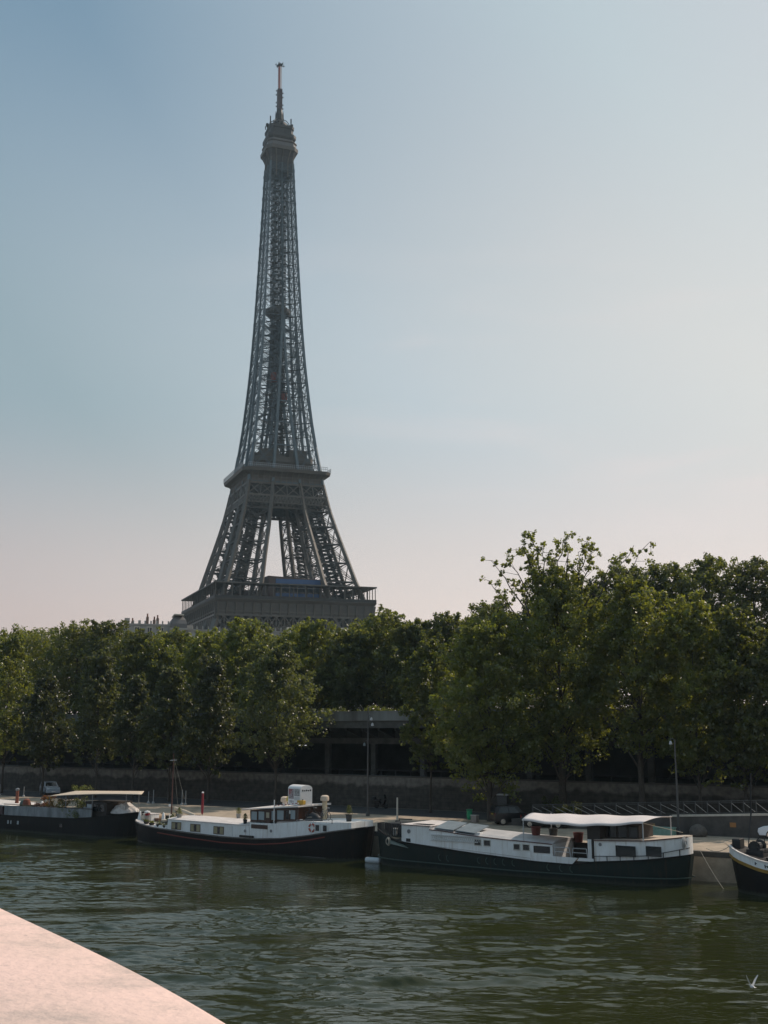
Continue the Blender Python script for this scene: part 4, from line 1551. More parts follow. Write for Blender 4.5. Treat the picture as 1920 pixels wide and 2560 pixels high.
# long house: side wall falling aft, cambered roof with grey skylight lids forward
xs = [(-47.4, 2.95), (-46.2, 2.90), (-44.0, 2.70), (-41.0, 2.56), (-37.0, 2.42)]
house = wall_strip([(s3(a), b) for a, b in xs], [(s3(-47.4), 1.66), (s3(-38.6), 1.17), (s3(-37.0), 1.2)], yw, yf)
ho = house.build('long_house', M_white, b3, bevel=.02)
secs = []
for a, b in [(-47.38, 2.953)] + xs[1:]:
    secs.append([(s3(a), yw - .05, b + .003), (s3(a), yw + .5, b + .16), (s3(a), n3(78.3), b + .30), (s3(a), yf - .5, b + .16), (s3(a), yf + .05, b + .003)])
ro = MB().loft(secs).build('roof', mat('grey_white_roof', (0.56, 0.54, 0.52), .55, var=.3, scale=.8), ho)
m = MB()
for (a, b), (c, d) in zip(xs[:-1], xs[1:]):
    m.bar((s3(a), yw - .04, b + .01), (s3(c), yw - .04, d + .01), .05, .06)
m.build('rim', M_rim, ho, fix=False)
for (a, b, z0, z1) in ((-47.0, -45.3, 3.03, 2.93), (-45.1, -43.4, 2.92, 2.80)):
    m = MB()
    m.add([(s3(a), yw + .05, z0 + .03), (s3(b), yw + .05, z1 + .03), (s3(b), n3(78.2), z1 + .42), (s3(a), n3(78.2), z0 + .42),
           (s3(a), yw + .05, z0 + .10), (s3(b), yw + .05, z1 + .10), (s3(b), n3(78.2), z1 + .49), (s3(a), n3(78.2), z0 + .49)],
          [(0, 1, 2, 3), (4, 5, 6, 7), (0, 1, 5, 4), (1, 2, 6, 5), (2, 3, 7, 6), (3, 0, 4, 7)])
    m.build('skylight_lid', M_greyblue, ho)
MB().bx(s3(-49.1), s3(-47.5), yw + .25, yw + 1.0, 3.26, 3.29).build('deck_opening', M_black, fo)
m = MB()
m.bx(s3(-47.2), s3(-43.1), yw - .10, yw - .04, 2.20, 2.24)
for i in range(24):
    x = s3(-47.2) + 4.1 * i / 23
    m.bar((x, yw - .07, 2.22), (x + .17, yw - .07, 2.60), .02)
    m.bar((x + .17, yw - .07, 2.22), (x, yw - .07, 2.60), .02)
m.bx(s3(-47.2), s3(-43.1), yw - .10, yw - .04, 2.58, 2.62)
m.build('side_rack', mat('rack_white', (0.6, 0.6, 0.58), .6), ho, fix=False)
for (a, b) in ((-43.45, -42.85), (-42.65, -42.05), (-40.15, -39.6), (-39.4, -38.82)):
    z = 2.0 if a < -42 else 1.86
    window(ho, s3(a), s3(b), z, z + .46, yw, frame=mat('cream_frame', (0.5, 0.48, 0.42), .6), fw=.045)
window(ho, s3(-38.5), s3(-37.2), 1.78, 2.26, yw, fw=.05)
m = MB()
for i in range(15):
    u = i / 14
    m.bar((s3(-49.8 + 11 * u), yw - .014, 1.98 - .52 * u - .1), (s3(-49.8 + 11 * (u + .07)), yw - .014, 1.98 - .52 * (u + .07) - .1), .018, .022)
m.build('seam', mat('seam_grey', (0.3, 0.3, 0.28), .6), ho, fix=False)
# cockpit well
m = MB()
m.bx(s3(-38.6), s3(-33.9), yw + .1, yf - .1, .9, 1.25)
m.bx(s3(-38.55), s3(-34.0), n3(79.6), n3(79.75), 1.2, 2.3)
m.build('well_deck', M_dk, b3)
m = MB()
m.add([(s3(-38.45), yw - .03, 1.62), (s3(-35.05), yw - .03, 1.60), (s3(-35.5), yw - .03, 1.14), (s3(-39.1), yw - .03, 1.14),
       (s3(-38.45), yw + .05, 1.62), (s3(-35.05), yw + .05, 1.60), (s3(-35.5), yw + .05, 1.14), (s3(-39.1), yw + .05, 1.14)],
      [(0, 1, 2, 3), (4, 5, 6, 7), (0, 1, 5, 4), (1, 2, 6, 5), (2, 3, 7, 6), (3, 0, 4, 7)])
m.add([(s3(-34.95), yw - .03, 1.62), (s3(-33.9), yw - .03, 1.62), (s3(-33.7), yw - .03, 1.42), (s3(-35.1), yw - .03, 1.40),
       (s3(-34.95), yw + .05, 1.62), (s3(-33.9), yw + .05, 1.62), (s3(-33.7), yw + .05, 1.42), (s3(-35.1), yw + .05, 1.40)],
      [(0, 1, 2, 3), (4, 5, 6, 7), (0, 1, 5, 4), (1, 2, 6, 5), (2, 3, 7, 6), (3, 0, 4, 7)])
m.build('bulwark_panel', M_white, b3)
m = MB()
for (a, b) in ((-36.9, -35.6), (-35.5, -34.3)):
    y = yw + .02
    for p, q in (((a, 1.62), (a + .08, 2.25)), ((a + .08, 2.25), (b - .08, 2.25)), ((b - .08, 2.25), (b, 1.62)), ((a + .04, 1.95), (b - .04, 1.95))):
        m.bar((s3(p[0]), y, p[1]), (s3(q[0]), y, q[1]), .045)
m.build('cockpit_rail', mat('pale_grey_rail', (0.45, 0.46, 0.46), .4), b3, fix=False)
# wheelhouse, dark, under the awning
wh = MB().bx(s3(-34.4), s3(-33.4), yw + .25, n3(79.8), 1.3, 3.9).build('wheelhouse', M_dk, b3, bevel=.03)
MB().bx(s3(-33.4), s3(-30.9), n3(77.2), n3(79.9), 2.7, 3.92).build('glazed_back', M_dk, wh)
for a in (-33.2, -32.4, -31.6):
    MB().bx(s3(a), s3(a + .6), n3(77.18), n3(77.196), 3.05, 3.8).build('pane', M_win, wh)
MB().bx(s3(-34.36), s3(-34.08), yw + .22, yw + .246, 1.6, 2.9).build('white_post', M_white, wh)
# aft cabin with rounded stern
secs = []
for i in range(15):
    x = -33.75 + (6.12) * i / 14
    y = min(0, side_y(s3(x), X0, X1, BM - .25, BL, SL))
    zt = interp([(-33.75, 2.86), (-30, 2.98), (-27, 3.32), (-26.7, 3.36)], x)
    zb = interp(sheer3, s3(x)) - .1
    secs.append([(s3(x), y, zb), (s3(x), y, zt), (s3(x), -y, zt), (s3(x), -y, zb)])
ac = MB().loft(secs).build('aft_cabin', M_white, b3, smooth=True)
secs2 = [[(p[0], p[1] * 1.03, p[2] + d) for p, d in zip((s[1], s[1], s[2], s[2]), (.003, .075, .075, .003))] for s in secs]
MB().loft(secs2).build('aft_deck', mat('warm_deck', (0.62, 0.52, 0.42), .7, var=.3, scale=2), ac)
m = MB()
for a, b in zip(secs[:-1], secs[1:]):
    for k in (1, 2):
        m.bar((a[k][0], a[k][1] * 1.035, a[k][2] + .03), (b[k][0], b[k][1] * 1.035, b[k][2] + .03), .05, .06)
m.build('rim', M_rim, ac, fix=False)
ya = n3(75.98)
window(ac, s3(-32.15), s3(-30.7), 1.92, 2.63, ya, fw=.05)
window(ac, s3(-29.95), s3(-28.85), 2.02, 2.70, ya + .0, fw=.05)
porthole(ac, s3(-33.3), 2.62, ya, .12)
m = MB()
pts = []
for i in range(14):
    x = -33.7 + 6.15 * i / 13
    pts.append((s3(x), side_y(s3(x), X0, X1, BM, BL, SL) - .05, interp([(-33.7, 1.82), (-30, 2.02), (-26.8, 2.72)], x)))
for p, q in zip(pts[:-1], pts[1:]):
    m.bar(p, q, .045)
for i in range(0, 14, 2):
    m.bar((pts[i][0], pts[i][1], interp(sheer3, pts[i][0])), pts[i], .05)
m.build('stern_rail', M_black, b3, fix=False)
# awning: cloth sagging between its posts
def awning_cloth():
    nx, ny = 36, 10
    secs = []
    V, Fc = [], []
    for i in range(nx + 1):
        u = i / nx
        for j in range(ny + 1):
            v = j / ny
            x = (-39.35 + 9.3 * u) * (1 - v) + (-40.1 + 10.6 * u) * v
            n = 75.9 + 4.2 * v
            z = 4.08 + .20 * u + .14 * v
            z += 0.16 * math.sin(math.pi * v) * (0.85 + .25 * math.cos(6.28 * u))          # pitched over a ridge
            z -= 0.26 * math.sin(math.pi * u) * (1 - v) ** 1.5                               # sagging near edge
            z += 0.035 * math.sin(22 * u + 3 * v)
            V.append((s3(x), n3(n), z))
    for i in range(nx):
        for j in range(ny):
            a = i * (ny + 1) + j
            Fc.append((a, a + 1, a + ny + 2, a + ny + 1))
    return V, Fc
V, Fc = awning_cloth()
aw = MB().add(V, Fc).build('awning', M_awn, b3, smooth=True)
sm = aw.modifiers.new('cloth', 'SOLIDIFY')
sm.thickness = 0.03
m = MB()
nx, ny = 36, 10
for i in range(nx):
    a, b = V[i * 11], V[(i + 1) * 11]
    m.bar((a[0], a[1] - .01, a[2] - .05), (b[0], b[1] - .01, b[2] - .05), .02, .10)
m.build('valance', M_awn, aw, fix=False)
for (x, n, z0, z1) in ((-39.3, 76.0, 2.5, 4.1), (-30.12, 76.0, 3.0, 4.3), (-39.0, 80.0, 2.5, 4.3), (-29.6, 80.0, 3.1, 4.5)):
    MB().tube([(s3(x), n3(n), z0), (s3(x), n3(n), z1)], .04, 8).build('awning_post', mat('pale_grey_rail', (0.45, 0.46, 0.46)), aw)
m = MB().tube([(s3(-30.1), n3(76.0), 4.2), (s3(-28.6), n3(79.6), 3.4)], .015, 5)
m.build('guy_line', M_rope, aw)
# bow gear
m = MB()
for i in range(18):
    t = i / 17
    x = -53.2 + 3.1 * t
    m.bar((s3(x), side_y(s3(x), X0, X1, BM, BL, SL) + .08, 2.3), (s3(x), side_y(s3(x), X0, X1, BM, BL, SL) + .08, 3.1 + .2 * math.sin(3.1 * t)), .06)
m.bx(s3(-52.4), s3(-50.4), n3(77.3), n3(79.6), 2.2, 3.15)
m.build('bow_winch', M_black, b3, fix=False)
m = MB()
m.tube([(s3(-50.9), n3(77.4), 3.1), (s3(-51.3), n3(77.6), 3.5), (s3(-50.4), n3(78.2), 3.45)], .05, 6)
m.build('winch_handle', M_black, b3)
m = MB()
m.lathe((s3(-51.0), n3(76.6), 2.3), [(.16, 0), (.16, .45), (.22, .47), (.22, .55), (.05, .58)], 12)
m.build('bollard', mat('pale_bollard', (0.42, 0.43, 0.40), .5), b3)
m = MB()
m.add([(s3(-51.2), n3(76.0), 2.05), (s3(-49.6), n3(75.72), 1.72), (s3(-49.15), n3(75.72), 1.52), (s3(-51.1), n3(75.95), 1.75),
       (s3(-51.2), n3(76.0) - .12, 2.05), (s3(-49.6), n3(75.72) - .12, 1.72), (s3(-49.15), n3(75.72) - .12, 1.52), (s3(-51.1), n3(75.95) - .12, 1.75)],
      [(0, 1, 2, 3), (4, 5, 6, 7), (0, 1, 5, 4), (1, 2, 6, 5), (2, 3, 7, 6), (3, 0, 4, 7)])
m.build('anchor_shelf', mat('grey_green_paint', (0.16, 0.20, 0.18), .5), b3)
m = MB()
for k in range(4):
    for i in range(16):
        a0, a1 = i * math.pi / 8, (i + 1) * math.pi / 8
        r = .32 - .03 * k
        m.bar((s3(-51.15) + r * .6 * math.cos(a0), n3(75.9) - .05 * k, 1.9 + r * math.sin(a0)), (s3(-51.15) + r * .6 * math.cos(a1), n3(75.9) - .05 * k, 1.9 + r * math.sin(a1)), .045)
ro_ = m.build('rope_coil', M_rope, None, fix=False)
ro_.location = W(*B3, 0); ro_.rotation_euler = (0, 0, QROT)
tag(ro_, 'coil of pale rope hanging at the bow of the awning barge', 'rope')
m = MB()
for k in range(5):
    for i in range(16):
        a0, a1 = i * math.pi / 8, (i + 1) * math.pi / 8
        r = .42 - .06 * k
        m.bar((s3(-27.6) + .03 * k, n3(77.0) + r * math.cos(a0), 2.95 + r * math.sin(a0)), (s3(-27.6) + .03 * k, n3(77.0) + r * math.cos(a1), 2.95 + r * math.sin(a1)), .04)
o = m.build('hose_coil', mat('grey_hose', (0.35, 0.35, 0.34), .5), None, fix=False)
o.location = W(*B3, 0); o.rotation_euler = (0, 0, QROT)
tag(o, 'round grey coil of hose hung on the white stern of the awning barge', 'hose')
# loose things on its deck
def flower_pot(name, label, cat, s, n, z, r, h, m_pot, plant=None, group=None, cone=0.78, ph=0.4, pr=None, seed=1, leaf=.06):
    root = q_thing(name, label, cat, s, n, z, group=group)
    MB().lathe((0, 0, 0), [(r * cone, 0), (r, h), (r * 1.06, h), (r * 1.06, h + .05), (r * .85, h + .05), (r * .8, h - .03)], 14).build('pot', m_pot, root, smooth=True)
    if plant:
        rs = np.random.RandomState(seed)
        pr = pr or r
        C = rs.normal(size=(18, 3)) * np.array([pr * .45, pr * .45, ph * .28]) + np.array([0, 0, h + ph * .5])
        V, F = leaves(rs, C, rs.uniform(.3, .6, 18) * pr, 26, leaf)
        raw_mesh('plant', V, F, plant if not isinstance(plant, str) else LEAF[plant], root)
    return root
M_terr = mat('red_terracotta', (0.15, 0.04, 0.03), .8, var=.3)
M_terk = mat('dark_pot', (0.03, 0.03, 0.028), .7, var=.3)
flower_pot('plant_tub', 'dull red plant tub on the barge roof below the left end of the awning', 'plant tub', -39.4, 78.2, 2.74, .36, .62, M_terr)
flower_pot('plant_tub', 'dark green plant tub between two red tubs on the barge roof', 'plant tub', -38.7, 79.7, 2.60, .34, .55, M_terk)
flower_pot('plant_tub', 'dark red plant tub on the barge, right of the dark green tub', 'plant tub', -36.7, 79.8, 2.3, .38, .65, M_terr)
o = q_thing('deck_bundle', 'dark rolled mats lying on the rack of the awning barge', 'rolled mats', -44.6, 76.35, 2.78)
m = MB()
for (a, y, z, r) in ((0, 0, .1, .13), (.3, .22, .12, .12), (-.2, .45, .1, .11)):
    m.tube([(a - 1.0, y, z), (a + 1.0, y, z - .1)], r, 8)
m.build('mat_roll', M_dk, o)
MB().bx(.9, 1.5, -.1, .4, -.06, .14).build('white_box', M_white, o)
o = q_thing('wooden_crate', 'yellowish wooden crate on the quay behind the right end of the awning', 'crate', -36.1, 92.0, QUAY_Z)
m = MB().bx(-.55, .55, -.4, .4, 0, .08)
for z in (.10, .36, .62):
    m.bx(-.55, .55, -.4, -.36, z, z + .22); m.bx(-.55, .55, .36, .4, z, z + .22)
    m.bx(-.55, -.51, -.36, .36, z, z + .22); m.bx(.51, .55, -.36, .36, z, z + .22)
m.build('slats', mat('crate_wood', (0.40, 0.27, 0.12), .8, var=.3), o)
m = MB()
for x in (-.5, .5):
    for y in (-.35, .35):
        m.bx(x - .04, x + .04, y - .04, y + .04, .08, .86)
m.build('corner_posts', mat('crate_wood', (0.40, 0.27, 0.12)), o)
o = q_thing('storage_box', 'pale green storage box on the quay beside the grey lamp post', 'storage box', -34.6, 91.6, QUAY_Z)
MB().bx(-1.0, 1.0, -.4, .4, 0, .6).build('body', M_green_p, o, bevel=.02)
MB().bx(-1.04, 1.04, -.44, .44, .605, .68).build('lid', M_green_p, o, bevel=.02)

# ------------------------------------------------ boat 2: black and white ship with the tall white cabinet
B2 = (-69.5, 79.3)
T2 = R(-3.0)
b2 = q_thing('motor_barge', 'black hulled barge with white cabin, brown wheelhouse and potted plants on its bow', 'houseboat', B2[0], B2[1], 0, T2)
M2 = Matrix.Translation(W(*B2, 0)) @ Matrix.Rotation(QROT + T2, 4, 'Z')
def on2(x, y, z):
    return M2 @ Vector((x, y, z))
def thing2(name, label, cat, x, y, z, group=None, turn=0.0):
    return thing(name, label, cat, on2(x, y, z), QROT + T2 + turn, group)
X0, X1, BM, BL, SL = -13.6, 14.9, 4.6, 4.6, 3.6
sheer2 = [(-13.6, 2.05), (-12, 1.85), (-9, 1.58), (-5, 1.38), (0, 1.25), (4, 1.28), (7, 1.5), (10, 1.9), (12.4, 2.32), (14.9, 2.7)]
h2 = hull(X0, X1, BM, sheer2, BL, SL, rake=0.7).build('hull', M_hullk, b2, smooth=True)
strake(X0, X1, BM, BL, SL, lambda x: interp(sheer2, x) - .03, t=.07, h=.09).build('rubbing_strake', mat('worn_edge', (0.16, 0.14, 0.12), .6, var=.5), h2, fix=False)
strake(X0, X1, BM, BL, SL, lambda x: interp(sheer2, x) - .52 + .012 * abs(x), off=.012, t=.05, h=.09, xa=-8.5, xb=11.8).build('red_stripe', M_red, h2, fix=False)
strake(X0, X1, BM, BL, SL, lambda x: .16, off=-.12, t=.06, h=.04, xa=-12, xb=11.8).build('waterline_band', mat('waterline', (0.10, 0.10, 0.10), .5), h2, fix=False)
yn = -2.08
# fore deck, pale, with a low coaming
secs = []
for i in range(12):
    x = -13.2 + 5.7 * i / 11
    y = side_y(x, X0, X1, BM - .1, BL, SL)
    z = interp(sheer2, x) + .004
    secs.append([(x, y, z), (x, y, z + .04), (x, -y, z + .04), (x, -y, z)])
MB().loft(secs).build('fore_deck', M_deckw, b2)
m = MB()
pts = []
for i in range(24):
    x = -9.6 + 2.4 * i / 23
    pts.append((x, side_y(x, X0, X1, BM, BL, SL) + .1, interp(sheer2, x)))
m.prism([(-9.8, 1.62), (-7.55, 1.45), (-7.55, 1.85), (-9.8, 1.70)], yn - .02, yn + .10)
m.build('coaming', M_white, b2)
# long low cabin
cab = MB().prism([(-7.55, 1.36), (-5, 1.30), (0, 1.18), (3.0, 1.20), (3.0, 2.30), (-7.35, 2.36)], yn, -yn).build('long_cabin', M_white, b2, bevel=.02)
secs = []
for x, z in ((-7.4, 2.363), (-4, 2.345), (0, 2.323), (2.98, 2.303)):
    secs.append([(x, yn - .06, z), (x, yn - .05, z + .05), (x, yn + .5, z + .16), (x, 0, z + .24), (x, -yn - .5, z + .16), (x, -yn + .06, z)])
MB().loft(secs).build('roof', M_deckw, cab)
fb = mat('brown_frame', (0.12, 0.09, 0.06), .6)
for (a, z) in ((-6.85, 1.50), (-4.35, 1.44), (-1.35, 1.38)):
    window(cab, a, a + 1.3, z, z + .68, yn, frame=fb, curtain=True, fw=.06)
MB().bx(1.0, 1.02, yn - .006, yn + .004, 1.3, 2.2).build('panel_seam', M_steel, cab)
MB().bx(2.05, 3.6, yn - .22, yn - .002, 1.32, 1.48).build('side_step', M_dk, cab)
m = MB()
m.lathe((2.6, yn - .1, 1.85), [(.12, -.02), (.12, .02)], 12, 'Y')
m.build('wall_emblem', M_steel, cab)
# wheelhouse, brown above a white base
wb = MB().prism([(3.0, 1.22), (5.9, 1.42), (5.9, 2.62), (2.98, 2.56)], yn + .08, -yn - .08).build('wheelhouse_base', M_white, b2, bevel=.02)
m = MB()
m.bx(3.2, 5.15, yn + .045, yn + .075, 2.10, 2.44)
m.build('wooden_panel', M_wood, wb, bevel=.05)
wh = MB()
wh.add([(3.0, yn + .15, 2.6), (8.6, yn + .15, 2.95), (8.6, -yn - .15, 2.95), (3.0, -yn - .15, 2.6),
        (2.95, yn + .15, 3.62), (8.6, yn + .15, 4.02), (8.6, -yn - .15, 4.02), (2.95, -yn - .15, 3.62)],
       [(0, 1, 2, 3), (4, 5, 6, 7), (0, 1, 5, 4), (1, 2, 6, 5), (2, 3, 7, 6), (3, 0, 4, 7)])
w2 = wh.build('wheelhouse', M_wood, b2)
m = MB()
m.add([(2.2, yn - .1, 3.62), (8.75, yn - .1, 4.08), (8.75, -yn + .1, 4.08), (2.2, -yn + .1, 3.62),
       (2.2, yn - .1, 3.70), (8.75, yn - .1, 4.17), (8.75, -yn + .1, 4.24), (2.2, -yn + .1, 3.80)],
      [(0, 1, 2, 3), (4, 5, 6, 7), (0, 1, 5, 4), (1, 2, 6, 5), (2, 3, 7, 6), (3, 0, 4, 7)])
m.build('roof', M_deckw, w2, bevel=.01)
for (a, b, z0, z1, g) in ((3.06, 3.85, 2.76, 3.56, M_winl), (3.93, 4.72, 2.80, 3.60, M_winl), (5.46, 6.0, 2.86, 3.70, M_winl), (6.1, 6.98, 2.92, 3.78, M_winl), (7.06, 7.58, 2.98, 3.82, M_win), (7.66, 8.3, 3.02, 3.86, M_winl)):
    window(w2, a, b, z0, z1, yn + .15, glass=g, frame=M_wood, fw=.05)
dr = MB().bx(4.78, 5.42, yn + .11, yn + .148, 1.9, 3.62).build('door', mat('dark_wood', (0.05, 0.02, 0.012), .4), w2)
MB().bx(4.92, 5.28, yn + .095, yn + .108, 3.05, 3.5).build('pane', mat('bright_pane', (0.4, 0.35, 0.25), .3), dr)
MB().bx(7.62, 7.72, yn + .06, yn + .12, 3.5, 3.78).build('notice', M_white, w2)
m = MB().tube([(5.98, yn - .05, 1.6), (5.98, yn - .05, 4.6)], .045, 8)
m.build('lamp_staff', M_white, b2)
# raised stern quarter
secs = []
for i in range(15):
    x = 5.95 + 8.0 * i / 14
    y = side_y(x, X0, X1, BM - .3, BL, SL)
    zt = interp([(5.95, 2.62), (9.2, 2.98), (14, 3.05)], x)
    secs.append([(x, y, interp(sheer2, x) - .1), (x, y, zt), (x, -y, zt), (x, -y, interp(sheer2, x) - .1)])
st = MB().loft(secs).build('aft_house', M_white, b2, smooth=True)
for (a, z) in ((6.2, 1.78), (7.75, 1.92)):
    f = MB().prism([(a, z), (a + .78, z + .05), (a + .78, z + .62), (a + .6, z + .70), (a + .18, z + .68), (a, z + .58)], yn - .035, yn + .01).build('window', M_wood, st)
    MB().prism([(a + .07, z + .07), (a + .71, z + .11), (a + .71, z + .56), (a + .18, z + .6), (a + .07, z + .52)], yn - .045, yn - .037).build('pane', M_win, f)
porthole(st, 5.55, 1.98, yn + .08, .13)
porthole(st, 9.35, 2.42, yn, .13)
for a in (10.95, 11.75):
    yn_ = side_y(a, X0, X1, BM - .3, BL, SL)
    f = MB().bx(a - .3, a + .3, yn_ - .08, yn_ + .12, 2.12 + .08 * (a - 11), 2.88).build('stern_hatch', mat('hatch_white', (0.65, 0.66, 0.64), .5), st)
    MB().bx(a - .2, a + .2, yn_ - .095, yn_ - .082, 2.28, 2.76).build('pane', M_win, f)
m = MB()
m.prism([(5.95, 2.63), (6.4, 2.66), (8.9, 3.0), (8.9, 3.1), (6.6, 3.12), (6.0, 2.75)], yn + .3, yn + .36)
m.build('side_screen', M_deckw, st)
m = MB()
for (p, q) in (((8.5, 3.02), (12.4, 3.24)), ((8.5, 2.9), (8.5, 3.02)), ((10.4, 2.9), (10.4, 3.13)), ((12.4, 2.9), (12.4, 3.24))):
    m.bar((p[0], yn + .02, p[1]), (q[0], yn + .02, q[1]), .05)
m.build('stern_rail', M_steel, st, fix=False)
# roof rail with red and white banding
m = MB()
m.bar((5.9, yn + .02, 4.10), (8.7, yn + .02, 4.42), .06)
rrl = m.build('roof_rail', M_white, w2)
m = MB()
for i in range(7):
    u = (i + .15) / 7
    m.bar((5.9 + 2.8 * u, yn + .018, 4.10 + .32 * u), (5.9 + 2.8 * (u + .07), yn + .018, 4.10 + .32 * (u + .07)), .068)
m.build('red_band', mat('red_band', (0.35, 0.04, 0.04), .5), rrl, fix=False)
# things standing on the wheelhouse roof
o = thing2('display_cabinet', 'tall white cabinet with an arched top and posters, standing on the wheelhouse roof', 'cabinet', 7.35, -.35, 4.12, turn=R(-14))
prof = [(-.62, 0), (.62, 0), (.62, 1.42)] + [(.62 * math.cos(R(a)), 1.42 + .30 * math.sin(R(a))) for a in range(15, 180, 15)] + [(-.62, 1.42)]
MB().prism([(y, z) for y, z in prof], -.95, .95, axis='X').build('body', mat('cabinet_white', (0.80, 0.77, 0.74), .4, var=.1), o, bevel=.02)
m = MB()
m.bx(-.85, -.06, -.635, -.622, .55, 1.38)
p = m.build('poster', mat('dark_poster', (0.09, 0.045, 0.05), .4, var=.8, scale=5, col2=(0.45, 0.42, 0.42)), o)
m = MB()
for i in range(5):
    m.add([(-.80 + .12 * i, -.637, 1.36), (-.74 + .12 * i, -.637, 1.36), (-.80 + .06 * i, -.637, .9), (-.86 + .06 * i + .03, -.637, .9)], [(0, 1, 2, 3)])
m.build('red_stripes', mat('poster_red', (0.35, 0.04, 0.05), .4), p)
m = MB()
m.bx(.04, .82, -.635, -.622, .80, 1.38)
m.build('poster', mat('grey_poster', (0.5, 0.5, 0.48), .4, var=.95, scale=6, col2=(0.03, 0.03, 0.03)), o)
m = MB()
m.bx(.04, .82, -.635, -.622, .45, .74)
m.build('notice', mat('pale_notice', (0.62, 0.62, 0.60), .5, var=.3, scale=12), o)
m = MB()
for i, (a, b) in enumerate(((-.7, -.52), (-.45, -.28), (-.2, -.08))):
    m.bx(a, b, -.634, -.622, .32, .38)
    m.bx(a + .03, b - .03, -.634, -.622, .22, .28)
m.build('lettering', M_black, o)
m = MB()
for i in range(5):
    y = -.45 + .2 * i
    m.bx(.952, .962, y, y + .13, 1.2, 1.34 - .03 * (i % 2))
m.build('side_lettering', M_dk, o)
def vent(label, x, y, z, h, yellow):
    o = thing2('deck_vent', label, 'ship vent', x, y, z, group='mushroom vents on the wheelhouse roof')
    MB().lathe((0, 0, 0), [(.22, 0), (.22, h)], 14).build('pipe', yellow, o, smooth=True)
    MB().lathe((0, 0, h), [(.2, -.18), (.36, -.16), (.38, 0), (.34, .22), (.2, .3), (.05, .31)], 16).build('cap', mat('cream_cap', (0.62, 0.50, 0.38), .5), o, smooth=True)
vent('cream vent with a short pipe on the wheelhouse roof, left of the white cabinet', 5.1, 0.2, 3.9, .55, M_deckw)
vent('tall cream vent rising behind the stern bicycles, right of the white cabinet', 9.6, .3, 2.95, 1.75, mat('cream_pipe', (0.60, 0.47, 0.30), .5))
o = thing2('fuel_can', 'yellow can on the wheelhouse roof under the right edge of the white cabinet', 'can', 8.25, -1.2, 4.24)
MB().bx(-.34, .34, -.2, .2, 0, .36).build('body', mat('yellow_paint', (0.55, 0.33, 0.04), .5, var=.3), o, bevel=.05)
MB().lathe((.15, 0, .36), [(.06, 0), (.06, .08)], 8).build('cap', M_dk, o)
o = thing2('horn_lamp', 'small yellow round lamp on the wheelhouse roof, left of the white cabinet', 'lamp', 6.05, -.4, 4.05)
MB().lathe((0, 0, 0), [(.05, 0), (.05, .35), (.17, .38), (.2, .55), (.16, .72), (.03, .75)], 12).build('body', mat('yellow_lamp', (0.6, 0.45, 0.06), .4), o)
# plants, furniture and gear on board
def cone_plant(label, x, y, z, h, r, kind, pot):
    o = thing2('potted_plant', label, 'potted plant', x, y, z)
    MB().lathe((0, 0, 0), [(r * .6, 0), (r * .8, h * .42), (r * .86, h * .42), (r * .86, h * .46), (r * .7, h * .46)], 12).build('pot', pot, o, smooth=True)
    rs = np.random.RandomState(int(abs(x * 10)))
    C = np.stack([np.zeros(9), np.zeros(9), np.linspace(h * .5, h, 9)], 1) + rs.normal(size=(9, 3)) * .02
    V, F = leaves(rs, C, r * np.array([.8, .95, 1, 1, .95, .85, .7, .5, .3]), 60, .05)
    raw_mesh('plant', V, F, LEAF[kind], o)
    return o
M_potg = mat('grey_pot', (0.30, 0.29, 0.27), .7, var=.3)
cone_plant('dark rounded pot plant on the cabin roof left of the brown wheelhouse', 2.2, -1.75, 2.38, .85, .24, 'dark', M_terk)
cone_plant('green cone shaped plant in a grey pot amid the white cabin roof', -1.7, 1.4, 2.45, 1.0, .28, 'plane', M_potg)
cone_plant('bushy green plant in a grey pot at the left end of the white cabin roof', -6.6, -1.4, 2.40, .95, .32, 'plane', M_potg)
cone_plant('dark plant in a pot at the very stern of the black hulled barge', 13.0, -.6, 3.0, 1.3, .34, 'dark', M_terk)
M_redfl = mat('red_flowers', (0.45, 0.03, 0.04), .7)
fp = flower_pot('potted_plant', 'tall grey pot with red and white flowers on the bow of the black barge', 'potted plant', 0, 0, 0, .26, .55, M_potg, plant=M_redfl, ph=.35, seed=5)
fp.location = on2(-11.6, -.9, 1.85)
fp.rotation_euler[2] = QROT
m = MB().lathe((0, 0, .86), [(.05, 0), (.30, .03), (.26, .14), (.05, .2)], 12)
m.build('white_blossom', M_white, fp)
bl = [('leftmost of the four low flower bowls along the bow deck', -10.7), ('second from the left of the four low flower bowls along the bow deck', -9.8),
      ('third from the left of the four low flower bowls along the bow deck', -8.75), ('rightmost of the four low flower bowls along the bow deck', -7.85)]
for i, (lab, x) in enumerate(bl):
    p = flower_pot('flower_bowl', lab, 'flower bowl', 0, 0, 0, .27, .17, M_dk, plant='autumn', group='low flower bowls on the bow deck', cone=.7, ph=.22, seed=30 + i, leaf=.05)
    p.location = on2(x, side_y(x, X0, X1, BM, BL, SL) + .38, interp(sheer2, x) + .06)
    p.rotation_euler[2] = QROT
p = flower_pot('potted_plant', 'dark leafy plant in a black pot on the bow deck, against the white cabin', 'potted plant', 0, 0, 0, .22, .4, M_terk, plant='dark', ph=.9, pr=.34, seed=44, leaf=.09)
p.location = on2(-7.75, -1.2, 1.6)
p = flower_pot('potted_plant', 'small green plant standing on the white bow table', 'potted plant', 0, 0, 0, .15, .22, M_terk, plant='dark', ph=.35, seed=45)
p.location = on2(-8.2, .3, 2.19)
o = thing2('round_table', 'low round white table on the bow deck of the black barge', 'table', -8.6, .1, 1.58)
MB().lathe((0, 0, 0), [(.95, .54), (.98, .56), (.98, .6), (.9, .61)], 24).build('tabletop', M_deckw, o)
